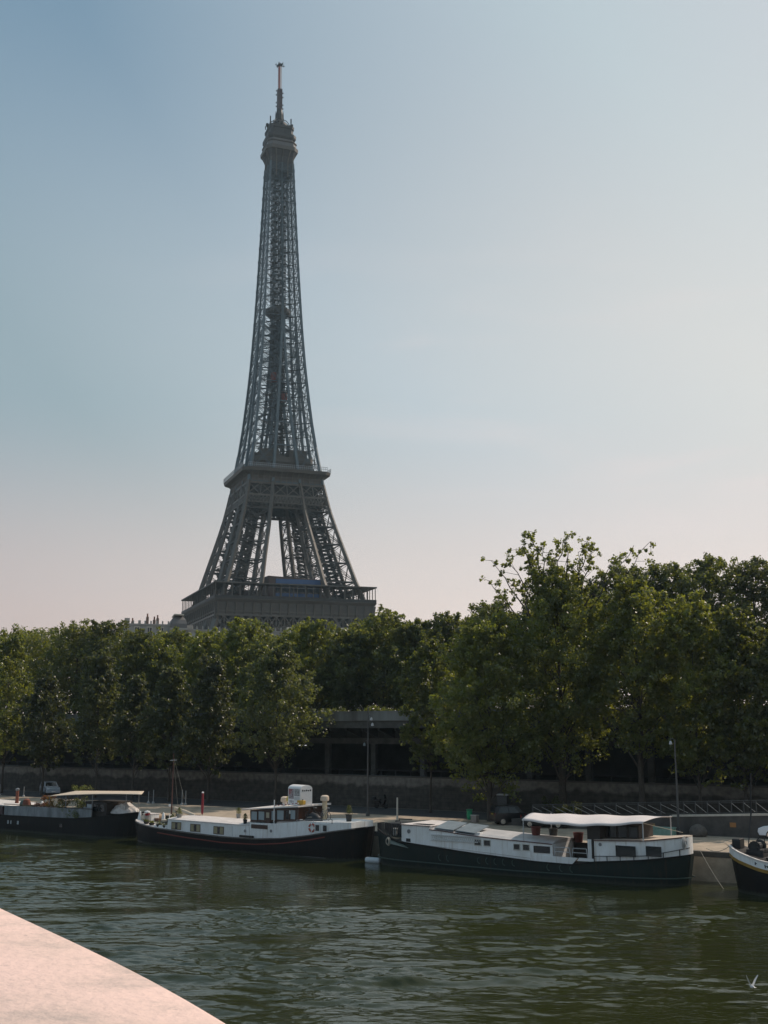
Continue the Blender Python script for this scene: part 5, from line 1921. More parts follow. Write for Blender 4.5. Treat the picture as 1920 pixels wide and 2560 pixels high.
MB().lathe((0, 0, 0), [(.35, 0), (.3, .04), (.06, .07), (.06, .54)], 12).build('pedestal', M_white, o)
def chair(label, x, y, z, turn, m_, grp):
    o = thing2('deck_chair', label, 'chair', x, y, z, group=grp, turn=turn)
    MB().bx(-.24, .24, -.22, .22, .42, .46).build('seat', m_, o)
    b = MB()
    for i in range(5):
        b.bx(-.24, .24, .215, .235, .52 + .09 * i, .58 + .09 * i)
    b.build('backrest', m_, o)
    for sx in (-.22, .22):
        for sy in (-.2, .225):
            MB().bx(sx - .02, sx + .02, sy - .02, sy + .02, 0, .42 if sy < 0 else .98).build('leg', m_, o)
M_chw = mat('chair_wood', (0.13, 0.07, 0.04), .6, var=.3)
chair('brown slatted chair beside the red parasol', -6.95, 1.2, 1.62, R(30), M_chw, 'wooden chairs on the bow deck')
chair('brown slatted chair nearest the white bow table', -7.7, 1.5, 1.62, R(-60), M_chw, 'wooden chairs on the bow deck')
chair('white slatted chair left of the white bow table', -9.7, .6, 1.62, R(80), M_white, 'white chairs on the bow deck')
o = thing2('parasol', 'closed dark red parasol upright on the black barge', 'parasol', -6.6, 1.5, 1.6)
MB().tube([(0, 0, 0), (0, 0, 1.1)], .03, 8).build('pole', M_dk, o)
MB().lathe((0, 0, 0), [(.04, 1.05), (.10, 1.15), (.135, 1.7), (.12, 2.3), (.11, 2.7), (.12, 2.95), (.05, 3.05)], 12).build('canopy', mat('dark_red_cloth', (0.22, 0.02, 0.03), .8, var=.3, scale=6), o, smooth=True)
MB().lathe((0, 0, 3.0), [(.09, 0), (.12, .08), (.03, .14)], 10).build('cap', M_white, o)
o = thing2('ship_mast', 'thin brown ship mast with a light cross bar, on the bow of the black barge', 'mast', -10.2, .9, 1.6)
MB().tube([(0, 0, 0), (0, 0, 2.2), (0.02, 0, 6.7)], [.09, .07, .03], 8).build('pole', mat('mast_wood', (0.09, 0.035, 0.025), .6), o)
MB().bar((-.45, 0, 6.0), (.45, 0, 6.04), .045).build('cross_bar', M_white, o)
MB().lathe((-.15, -.1, 1.75), [(.03, -.12), (.13, -.08), (.14, .06), (.03, .12)], 10).build('lamp', M_white, o)
m = MB()
m.tube([(0, 0, 6.4), (1.3, .4, 2.4)], .008, 4); m.tube([(0, 0, 6.4), (.9, .2, .3)], .008, 4)
m.build('stay', M_rope, o)
o = thing2('bollard_cone', 'white cone shaped fitting at the foot of the ship mast', 'deck fitting', -10.15, -.15, 1.66)
MB().lathe((0, 0, 0), [(.24, 0), (.2, .1), (.14, .9), (.05, 1.1)], 12).build('body', M_white, o, smooth=True)
MB().lathe((0, 0, -.01), [(.3, 0), (.3, .06)], 12).build('base', M_steel, o)
o = thing2('rolled_boom', 'long beige rolled sail lying slanted behind the ship mast', 'rolled sail', -8.9, 1.5, 2.3)
MB().tube([(-1.5, 0, .75), (0, 0, .45), (1.6, 0, .1)], [.16, .2, .15], 10).build('cloth', M_canvas, o, smooth=True)
MB().tube([(1.55, 0, .1), (2.1, 0, 0)], .1, 8).build('end_cap', M_black, o)
MB().tube([(-1.3, 0, .6), (-1.3, 0, -.7)], .05, 6).build('prop', M_dk, o)
MB().tube([(1.4, 0, .1), (1.4, 0, -.7)], .05, 6).build('prop', M_dk, o)
o = thing2('dinghy_tub', 'dark heap of ropes and gear on the bow behind the bowls', 'gear heap', -9.3, -.55, 1.62)
m = MB()
rr = random.Random(5)
for i in range(9):
    x, y = rr.uniform(-.7, .7), rr.uniform(-.4, .4)
    m.lathe((x, y, 0), [(.2, 0), (.28, .15), (.22, .35), (.06, .42)], 9)
m.build('bundle', M_black, o)
m = MB()
for k in range(4):
    m.lathe((.1, -.2, .36 + .05 * k), [(.34, 0), (.38, .025), (.34, .05)], 16)
m.build('rope', M_rope, o)
o = thing2('deck_locker', 'white box locker on the bow of the black barge, left of the red flowers', 'locker', -12.2, .1, 1.9)
MB().bx(-.6, .6, -.5, .5, 0, .62).build('body', M_white, o, bevel=.02)
MB().bx(-.64, .64, -.54, .54, .625, .68).build('lid', M_deckw, o)
for lab, x, y, w, d, h, mm in (('flat white box on the bow deck between the second and third flower bowls', -9.3, -1.15, .9, .5, .16, M_white),
                               ('small brown wooden crate on the bow deck behind the red flowers', -11.3, .2, .55, .4, .42, M_chw),
                               ('grey plastic crate standing by the brown chairs on the black barge', -7.9, .9, .6, .45, .5, M_greyblue)):
    o = thing2('deck_box', lab, 'box', x, y, 1.68)
    MB().bx(-w / 2, w / 2, -d / 2, d / 2, 0, h).build('body', mm, o, bevel=.02)
    MB().bx(-w / 2 - .02, w / 2 + .02, -d / 2 - .02, d / 2 + .02, h + .002, h + .05).build('lid', mm, o, bevel=.01)
o = thing2('folded_cloth', 'crumpled pale cloth heap at the tip of the black barge bow', 'cloth', -12.5, -.35, 2.0)
secs = []
rs_ = np.random.RandomState(31)
for x, w, h in ((-.5, .1, .08), (-.3, .35, .35), (.05, .42, .5), (.35, .3, .35), (.5, .1, .08)):
    secs.append([(x + rs_.normal(0, .03), w * math.cos(a) * (1 + rs_.normal(0, .12)), max(.01, h * math.sin(a) * (1 + rs_.normal(0, .15)))) for a in [math.pi * k / 10 for k in range(11)]])
MB().loft(secs).build('heap', M_canvas, o, smooth=True)
o = thing2('anchor_windlass', 'windlass with a grey drum at the tip of the black barge bow', 'windlass', -12.0, 1.0, 1.9)
MB().lathe((0, -.5, .35), [(.34, 0), (.34, .08), (.2, .12), (.2, .85), (.34, .9), (.34, 1.0)], 14, 'Y').build('drum', mat('faded_orange', (0.40, 0.28, 0.17), .7, var=.3), o)
for y in (-.6, .55):
    MB().bx(-.2, .2, y, y + .07, 0, .5).build('cheek', M_black, o)
m = MB()
m.prism([(-13.35, 2.0), (-12.85, 1.95), (-12.95, 2.75), (-13.1, 2.8)], -.6, -.5)
m.build('bow_board', M_white, b2)
M_life = mat('lifebuoy_red', (0.40, 0.10, 0.07), .6)
o = thing2('lifebuoy', 'faded red and white lifebuoy hung on the white stern side of the black barge', 'lifebuoy', 10.3, yn - .07, 2.50)
def torus(mb, R0, r, a0, a1, n=24, k=8, c=(0, 0, 0)):
    secs = []
    for i in range(n + 1):
        a = a0 + (a1 - a0) * i / n
        secs.append([(c[0] + (R0 + r * math.cos(b)) * math.cos(a), c[1] + r * math.sin(b), c[2] + (R0 + r * math.cos(b)) * math.sin(a)) for b in [2 * math.pi * j / k for j in range(k)]])
    return mb.loft(secs)
m = MB()
for q in range(4):
    torus(m, .30, .085, q * math.pi / 2 + .18, (q + 1) * math.pi / 2 - .18, 8)
m.build('ring', M_life, o, smooth=True)
m = MB()
for q in range(4):
    torus(m, .30, .088, q * math.pi / 2 - .18, q * math.pi / 2 + .18, 4)
m.build('band', M_white, o, smooth=True)
def bicycle(label, x, y, z, turn, grp, col):
    o = thing2('bicycle', label, 'bicycle', x, y, z, grp, turn)
    for wx in (-.52, .52):
        m = MB()
        torus(m, .33, .022, 0, 2 * math.pi, 22, 6, (wx, 0, .35))
        w = m.build('wheel', M_rubber, o)
        m = MB()
        for i in range(10):
            a = i * math.pi / 5
            m.bar((wx, 0, .35), (wx + .32 * math.cos(a), 0, .35 + .32 * math.sin(a)), .008)
        m.build('spokes', M_steel, w, fix=False)
    m = MB()
    for p, q in (((-.52, .35), (-.1, .33)), ((-.1, .33), (-.22, .8)), ((-.52, .35), (-.2, .72)), ((-.1, .33), (.34, .82)), ((-.2, .72), (.34, .78)), ((.52, .35), (.33, .95))):
        m.bar((p[0], 0, p[1]), (q[0], 0, q[1]), .04)
    m.build('frame', col, o, fix=False)
    MB().bx(-.36, -.1, -.07, .07, .86, .92).build('saddle', M_black, o, bevel=.02)
    MB().tube([(-.22, 0, .78), (-.23, 0, .87)], .015, 6).build('seat_post', M_steel, o)
    m = MB()
    m.tube([(.38, -.28, 1.0), (.31, -.1, 1.02), (.31, .1, 1.02), (.38, .28, 1.0)], .016, 6)
    m.build('handlebar', M_chrome, o)
bicycle('bicycle leaning on the stern rail of the black barge, next to the wheelhouse', 9.2, -1.0, 3.0, R(8), 'bicycles on the barge stern', M_black)
bicycle('bicycle on the stern of the black barge, behind the other and nearer the lifebuoy', 10.4, -.7, 3.03, R(-10), 'bicycles on the barge stern', mat('bike_grey', (0.2, 0.2, 0.2), .4))
o = thing2('covered_gear', 'black covered heap under the bicycles on the barge stern', 'covered gear', 9.7, -1.3, 2.98)
secs = []
for x, w, h in ((-.8, .15, .1), (-.6, .38, .45), (-.1, .45, .72), (.4, .42, .6), (.8, .3, .3), (.95, .1, .08)):
    secs.append([(x, w * math.cos(a), max(0, h * math.sin(a))) for a in [math.pi * k / 8 for k in range(9)]])
MB().loft(secs).build('cover', M_black, o, smooth=True)
MB().tube([(-.3, -.44, .3), (.2, -.45, .34)], .02, 5).build('lashing', M_rope, o)

# ------------------------------------------------ boat 1: dark barge with canopy and plants
B1 = (-96.0, 81.6)
T1 = R(-0.5)
b1 = q_thing('garden_barge', 'dark hulled barge with grey plank sides, a beige canopy and shrubs on deck', 'houseboat', B1[0], B1[1], 0, T1)
M1 = Matrix.Translation(W(*B1, 0)) @ Matrix.Rotation(QROT + T1, 4, 'Z')
def thing1(name, label, cat, x, y, z, group=None, turn=0.0):
    return thing(name, label, cat, M1 @ Vector((x, y, z)), QROT + T1 + turn, group)
X0, X1, BM, BL, SL = -24.0, 11.3, 5.0, 3.6, 4.0
sheer1 = [(-24, 2.4), (-15, 1.75), (-6, 1.62), (4, 1.72), (7, 1.95), (9.5, 2.25), (11.3, 2.5)]
h1 = hull(X0, X1, BM, sheer1, SL, BL, rake=0.35, flare=.06).build('hull', M_hulln, b1, smooth=True)
strake(X0, X1, BM, SL, BL, lambda x: interp(sheer1, x) - .03, t=.09, h=.10).build('rubbing_strake', M_hullk, h1, fix=False)
MB().bx(-23, 8.0, -2.3, 2.3, 1.3, 1.6).build('deck', M_dk, b1)
for (a, b) in ((-6.1, -5.75), (-5.6, -5.3), (-4.5, -4.1)):
    window(h1, a, b, .72, 1.16, -2.49, glass=M_winl, frame=M_hulln, fw=.04)
window(h1, 2.2, 2.8, .75, 1.15, -2.49, frame=M_hulln, fw=.04)
# plank side: one long grey box for the garden
gs = MB()
k = -6.9
rr = random.Random(2)
while k < 6.6:
    e = min(k + 1.25, 6.8)
    z = interp(sheer1, (k + e) / 2)
    gs.bx(k + .012, e - .012, -2.36 + rr.uniform(0, .02), -2.28, z + .0, z + .98)
    k += 1.25
gs.build('plank_side', mat('grey_planks', (0.30, 0.32, 0.33), .8, var=.55, scale=1.2, streak=(1, 1, .35)), b1)
MB().bx(-6.95, 6.85, -2.40, -2.24, 2.70, 2.76).build('side_rail', M_dk, b1)
cb = MB().prism([(-24 + 2, 1.6), (-7.4, 1.65), (-7.4, 2.62), (-22, 2.75)], -2.2, 2.2).build('fore_cabin', mat('purple_brown', (0.06, 0.035, 0.04), .5), b1)
MB().prism([(-22.2, 2.753), (-6.6, 2.5), (-6.9, 2.62), (-22.2, 2.95)], -2.3, 2.3).build('roof', M_deckw, cb)
ck = MB().bx(5.2, 8.3, -1.7, 1.7, 1.6, 3.4).build('wheelhouse', M_dk, b1)
for a in (5.35, 6.3, 7.25):
    window(ck, a, a + .8, 2.45, 3.2, -1.7, glass=M_winl if a < 6 else M_win, frame=M_dk)
# canopy: flat cloth, slightly rising to the right, with a raised near-left peak
V = []
nx, ny = 20, 6
for i in range(nx + 1):
    u = i / nx
    for j in range(ny + 1):
        v = j / ny
        x = (-.3 + 13.9 * u) * (1 - v) + (.6 + 10.2 * u) * v
        y = -2.1 + 3.0 * v
        z = 3.75 + .62 * u + .45 * v * (1 - u * .8) + .12 * math.sin(math.pi * u) * (1 - v)
        V.append((x, y, z))
Fc = [(i * (ny + 1) + j, i * (ny + 1) + j + 1, (i + 1) * (ny + 1) + j + 1, (i + 1) * (ny + 1) + j) for i in range(nx) for j in range(ny)]
cn = MB().add(V, Fc).build('canopy', M_canvas, b1, smooth=True)
sm = cn.modifiers.new('cloth', 'SOLIDIFY')
sm.thickness = 0.04
for (x, y, z0, z1) in ((-.1, -2.0, 1.6, 3.78), (6.5, -2.0, 1.7, 4.08), (10.2, -.9, 2.2, 4.28), (1.0, .8, 1.6, 4.15), (10.4, .6, 2.2, 4.4), (2.5, -2.0, 1.6, 3.92)):
    MB().tube([(x, y, z0), (x, y, z1)], .035, 6).build('canopy_post', M_steel, cn)
# tarpaulin over the tender at the bow
o = thing1('covered_tender', 'small boat under a crumpled grey white tarpaulin on the dark barge bow', 'dinghy', 9.3, -.2, 2.3)
rs_ = np.random.RandomState(3)
secs = []
for x, w, h in ((-1.7, .25, .2), (-1.4, .8, .55), (-.7, 1.05, .75), (.1, 1.1, 1.0), (.8, 1.0, .78), (1.4, .75, .55), (1.7, .2, .25)):
    secs.append([(x + rs_.normal(0, .05), w * math.cos(a) * (1 + rs_.normal(0, .06)), max(.02, h * math.sin(a) * (1 + rs_.normal(0, .12)))) for a in [math.pi * k / 12 for k in range(13)]])
MB().loft(secs).build('tarpaulin', mat('tarp', (0.66, 0.62, 0.58), .6, var=.3, scale=2), o)
MB().bx(-1.5, 1.4, -.8, .8, -.3, .02).build('hull', M_hulln, o, bevel=.05)
o = thing1('flue_pipe', 'rusty red chimney pipe with a pale cap on the dark barge at far left', 'chimney pipe', -8.3, .3, 2.5)
MB().lathe((0, 0, 0), [(.26, 0), (.2, .2), (.17, .9), (.17, 1.45)], 12).build('pipe', mat('rusty_red', (0.22, 0.07, 0.04), .8, var=.4), o, smooth=True)
MB().lathe((0, 0, 1.45), [(.1, 0), (.22, .1), (.22, .22), (.05, .32)], 12).build('cap', M_steel, o)
o = thing1('barrel', 'orange brown rounded cowl beside the plank side of the dark barge', 'cowl vent', -4.6, -1.3, 1.7)
MB().lathe((0, 0, 0), [(.36, 0), (.40, .5), (.40, 1.2), (.34, 1.5), (.16, 1.62)], 14).build('body', mat('rusty_red', (0.22, 0.07, 0.04)), o, smooth=True)
MB().lathe((0, 0, .8), [(.41, 0), (.42, .03), (.41, .06)], 14).build('band', M_dk, o)
o = thing1('water_tank', 'dark green tank on the dark barge, left of the orange cowl', 'tank', -5.7, -.6, 1.7)
MB().lathe((-.5, 0, .95), [(.1, 0), (.42, .06), (.46, .5), (.42, .94), (.1, 1.0)], 14, 'X').build('body', mat('dark_green_tank', (0.03, 0.06, 0.045), .5), o, smooth=True)
MB().bx(-.4, .4, -.3, .3, 0, .55).build('cradle', M_dk, o)
o = thing1('garden_table', 'small white table with a lamp on the dark barge deck', 'table', -3.0, -.3, 1.7)
MB().bx(-.8, .8, -.4, .4, 1.02, 1.07).build('tabletop', M_white, o)
for x in (-.7, .7):
    for y in (-.33, .33):
        MB().bx(x - .03, x + .03, y - .03, y + .03, 0, 1.018).build('leg', M_white, o)
MB().lathe((-.3, 0, 1.07), [(.08, 0), (.15, .1), (.15, .2), (.03, .28)], 10).build('table_lamp', M_white, o)
def deck_shrub(label, x, y, z, rad, h, seed, kind, leaf=.11):
    o = shrub('deck_shrub', label, 'shrub', 0, 0, z, rad, h, seed, kind, nl=1600, leaf=leaf, group='shrubs on the dark barge deck')
    o.location = M1 @ Vector((x, y, z))
    return o
LEAF['rust'] = leaf_mat('rusty_leaf', (0.12, 0.05, 0.03), (0.20, 0.10, 0.05))
LEAF['gold'] = leaf_mat('golden_leaf', (0.16, 0.12, 0.02), (0.24, 0.15, 0.03))
deck_shrub('reddish brown shrub at the left end of the beige canopy', -1.7, -1.2, 1.65, .95, 2.1, 701, 'rust')
deck_shrub('golden yellow shrub under the beige canopy, right of the reddish one', .6, -1.3, 1.65, 1.2, 2.0, 702, 'gold')
deck_shrub('dark green shrub spilling over the plank side below the canopy', 3.6, -1.6, 1.7, 1.35, 1.7, 703, 'dark')
deck_shrub('feathery green shrub rising above the left edge of the beige canopy', .6, 1.6, 1.65, 1.0, 3.0, 704, 'plane', .09)
deck_shrub('low green tuft on the dark barge beside the orange cowl', -3.6, -1.7, 1.65, .5, 1.15, 705, 'poplar', .08)

# ------------------------------------------------ boat 4: bow with the yellow stripe at the right edge
B4 = (-14.75, 78.0)
b4 = q_thing('yellow_striped_barge', 'barge bow with a white bulwark and yellow stripe at the right edge of the picture', 'barge', B4[0], B4[1], 0)
X0, X1, BM, BL, SL = -10.0, 18.0, 5.0, 5.2, 3.5
sheer4 = [(-10, 2.95), (-9, 2.62), (-7.5, 2.25), (-5, 1.95), (0, 1.7), (12, 1.8), (18, 2.3)]
h4 = hull(X0, X1, BM, sheer4, BL, SL, rake=0.6).build('hull', M_hullk, b4, smooth=True)
strake(X0, X1, BM, BL, SL, lambda x: interp(sheer4, x) - .30, off=.012, t=.07, h=.42, n=60).build('white_bulwark', M_white, h4, fix=False)
strake(X0, X1, BM, BL, SL, lambda x: interp(sheer4, x) - .62, off=.02, t=.09, h=.20, n=60).build('yellow_stripe', mat('ochre_stripe', (0.34, 0.19, 0.025), .5, var=.3), h4, fix=False)
strake(X0, X1, BM, BL, SL, lambda x: interp(sheer4, x) - .04, off=.02, t=.14, h=.10, n=60).build('cap_rail', M_deckw, h4, fix=False)
m = MB()
rr = random.Random(12)
for i, x in enumerate((-7.8, -7.1, -6.95, -6.4, -6.2, -5.9, -5.7)):
    y = side_y(x, X0, X1, BM, BL, SL) - .06
    z = interp(sheer4, x) - .3
    h = rr.uniform(.12, .24)
    m.bar((x, y, z - h / 2), (x + rr.uniform(-.05, .05), y - .005, z + h / 2), .05)
    m.bar((x, y, z), (x + .12, y - .02, z), .04)
m.build('name_letters', M_black, h4, fix=False)
secs = []
for i in range(12):
    x = -9.4 + 6 * i / 11
    y = side_y(x, X0, X1, BM - .3, BL, SL)
    z = interp(sheer4, x) - .45
    secs.append([(x, y, z), (x, y, z + .04), (x, -y, z + .04), (x, -y, z)])
MB().loft(secs).build('fore_deck', M_deckw, b4)
MB().bx(-3.4, 17, -2.3, 2.3, 1.2, 1.72).build('deck', M_deckw, b4)
for x in (-7.0, -6.2):
    o_ = MB().lathe((x, side_y(x, X0, X1, BM, BL, SL) + .55, interp(sheer4, x) - .42), [(.17, 0), (.15, .5), (.21, .52), (.21, .62), (.03, .64)], 12)
    o_.build('mooring_bitt', M_black, b4, smooth=True)
m = MB()
m.lathe((-8.2, 0, 2.9), [(.4, -.7), (.4, -.6), (.24, -.55), (.24, .55), (.4, .6), (.4, .7)], 14, 'Y')
m.bx(-8.7, -7.6, -.9, .9, 2.2, 2.75)
wl = m.build('anchor_winch', M_black, b4)
m = MB()
torus(m, .52, .035, 0, 2 * math.pi, 26, 6, (-7.5, -.75, 3.15))
m.bar((-7.5, -.75, 2.65), (-7.5, -.75, 3.65), .04)
m.bar((-8.0, -.75, 3.15), (-7.0, -.75, 3.15), .04)
m.build('hand_wheel', M_black, wl)
MB().bx(-9.75, -9.2, -.5, .5, 2.7, 3.35).build('bow_head', M_black, b4, bevel=.06)
m = MB()
m.tube([(-8.85, .1, 2.8), (-8.65, .5, 5.2)], .035, 5)
m.tube([(-8.75, -.25, 2.8), (-8.6, .5, 5.2)], .035, 5)
m.tube([(-8.65, .5, 5.2), (-8.5, .5, 7.6)], .05, 5)
m.build('davit', M_black, b4)
o = q_thing('covered_dinghy', 'dinghy under a pale blue cover on the yellow striped barge', 'dinghy', B4[0] - 5.2, B4[1] - .2, 1.75)
secs = []
for x, w, h in ((-1.7, .1, .45), (-1.3, .5, .68), (-.5, .8, .78), (.6, .85, .8), (1.7, .8, .75), (2.2, .7, .6)):
    secs.append([(x, w * math.cos(a), max(.05, h * math.sin(a) ** .6)) for a in [math.pi * k / 12 for k in range(13)]])
MB().loft(secs).build('cover', mat('blue_cover', (0.42, 0.58, 0.64), .5, var=.25, scale=3), o, smooth=True)
MB().bx(-1.2, 2.0, -.5, .5, -.1, .049).build('cradle', M_dk, o)

# floats and mooring lines
def fender(label, s, n, group=None):
    o = q_thing('float', label, 'float', s, n, 0.06, group=group)
    MB().lathe((-.75, 0, .12), [(.04, 0), (.2, .08), (.24, .2), (.24, 1.3), (.2, 1.42), (.04, 1.5)], 14, 'X').build('body', mat('float_white', (0.55, 0.60, 0.62), .4, var=.2), o, smooth=True)
    MB().lathe((.75, 0, .12), [(.05, 0), (.05, .1)], 8, 'X').build('eye', M_black, o)
fender('pale oblong float lying on the water between the black barge and the awning barge', -53.6, 77.3)
def line(name, label, p, q, sag, r=.022, n=12):
    m = MB()
    p, q = Vector(p), Vector(q)
    pts = []
    for i in range(n + 1):
        t = i / n
        v = p.lerp(q, t)
        pts.append((v.x, v.y, v.z - sag * 4 * t * (1 - t)))
    m.tube(pts, r, 5)
    o = m.build(name, M_rope, None)
    tag(o, label, 'rope')
line('mooring_rope', 'slack mooring rope from the black barge bow down to the dark barge', W(-82.6, 80.4, 1.9), W(-84.8, 81.2, .6), .25)
line('mooring_rope', 'long mooring rope from the yellow striped bow to the awning barge stern', W(-25.0, 79.2, 2.9), W(-26.7, 78.8, 2.5), .35)
line('mooring_rope', 'mooring rope dropping from the awning barge stern into the water', W(-26.7, 77.6, 2.4), W(-25.4, 78.0, 0.0), .1)
line('mooring_rope', 'mooring rope from the yellow striped bow back to the quay', W(-24.6, 79.5, 2.8), W(-28.5, 88.5, 2.1), .3)
# ================================================================== THINGS ON THE QUAY
# ------------------------------------------------ lamp posts
def lamp_post(label, px, n, z0, py_top, heads, col):
    s = sight(px, n)
    H = height_at(s, n, py_top) - z0
    o = q_thing('lamp_post', label, 'lamp post', s, n, z0)
    MB().tube([(0, 0, 0), (0, 0, H * .5), (0, 0, H)], [.11, .085, .055], 10).build('pole', col, o, smooth=True)
    MB().lathe((0, 0, 0), [(.2, 0), (.2, .25), (.13, .4)], 12).build('base', col, o)
    for (dx, h, kind) in heads:
        m = MB()
        zz = h - z0
        m.tube([(0, 0, zz + .15), (dx * .6, 0, zz + .3), (dx, 0, zz + .1)], .03, 6)
        a = m.build('arm', col, o)
        MB().lathe((dx, 0, zz - .35), [(.04, .1), (.15, .13), (.12, .3), (.07, .38), (.03, .42)], 12).build('lamp_head', kind, a, smooth=True)
    return o
M_pole = mat('pole_grey', (0.07, 0.07, 0.068), .6)
M_poled = mat('pole_dark', (0.035, 0.035, 0.035), .6)
M_lampw = mat('lamp_white', (0.45, 0.45, 0.45), .3)
M_lampg = mat('lamp_dull', (0.12, 0.15, 0.15), .5)
lamp_post('tall dark lamp post with small lamps, in front of the pale gallery parapet', 920, 95.5, QUAY_Z, 1768, ((.42, 11.7, M_lampw), (.55, 11.15, M_lampw), (-.45, 9.15, M_lampg)), M_pole)
lamp_post('grey lamp post between the two yellow green trees, foot beside the green storage box', 1685, 92.5, QUAY_Z, 1850, ((-.35, 9.55, M_lampw),), M_pole)

# ------------------------------------------------ ramp with its railing at the right
def ramp_pt(u):
    return (-41.5 + u * 30.0, 93.6, 3.05 + 0.075 * u * 30.0 * .65)
rp = q_thing('ramp_wall', 'dark ramp wall with a pale kerb, climbing to the right behind the lamp post', 'ramp', -41.5, 93.6, QUAY_Z)
m = MB()
m.prism([(-9, -1.0), (45, -1.0), (45, 3.4), (0, 1.0), (-9, .55)], 0, 3.2)
m.build('wall', mat('ramp_stone', (0.10, 0.09, 0.08), .9, var=.5, scale=1.0), rp)
m = MB()
m.prism([(7.0, 1.0 + .0533 * 7 + .003), (45, 3.403), (45, 3.56), (7.0, 1.16 + .0533 * 7)], -.05, .4)
m.build('kerb', mat('pale_kerb', (0.60, 0.55, 0.46), .8, var=.3), rp)
m = MB()
m.bx(-9, 7.0, -.03, .3, 1.0, 1.32)
rl = q_thing('ramp_railing', 'grey metal railing with slanted bars along the ramp at the right', 'railing', -41.5, 93.6, QUAY_Z)
def rz(x):
    return 1.05 + .0533 * x + .12
m = MB()
x = -6.0
while x < 44:
    m.bar((x, .15, rz(x) + 1.02), (x + 2.0, .15, rz(x + 2.0) + 1.02), .06)
    m.bar((x, .15, rz(x) + .88), (x + 2.0, .15, rz(x + 2.0) + .88), .04)
    m.bar((x, .15, rz(x) + .10), (x + 2.0, .15, rz(x + 2.0) + .10), .04)
    x += 2.0
m.build('rails', M_pole, rl, fix=False)
m = MB()
x = -6.0
while x < 44:
    m.bar((x, .15, rz(x)), (x, .15, rz(x) + 1.02), .07)
    x += 2.0 if x < 7 else 1.0
m.build('posts', M_pole, rl, fix=False)
m = MB()
x = -6.0
while x < 44:
    d = 1.55 if x < 7 else .9
    m.bar((x, .15, rz(x) + .86), (x + d, .15, rz(x + d) + .12), .03)
    m.bar((x + .9, .15, rz(x) + .86), (x + .9 + d, .15, rz(x + d) + .12), .03) if x < 7 else None
    x += 2.0 if x < 7 else 1.0
m.build('slanted_bars', mat('pale_bar', (0.42, 0.40, 0.36), .5), rl, fix=False)

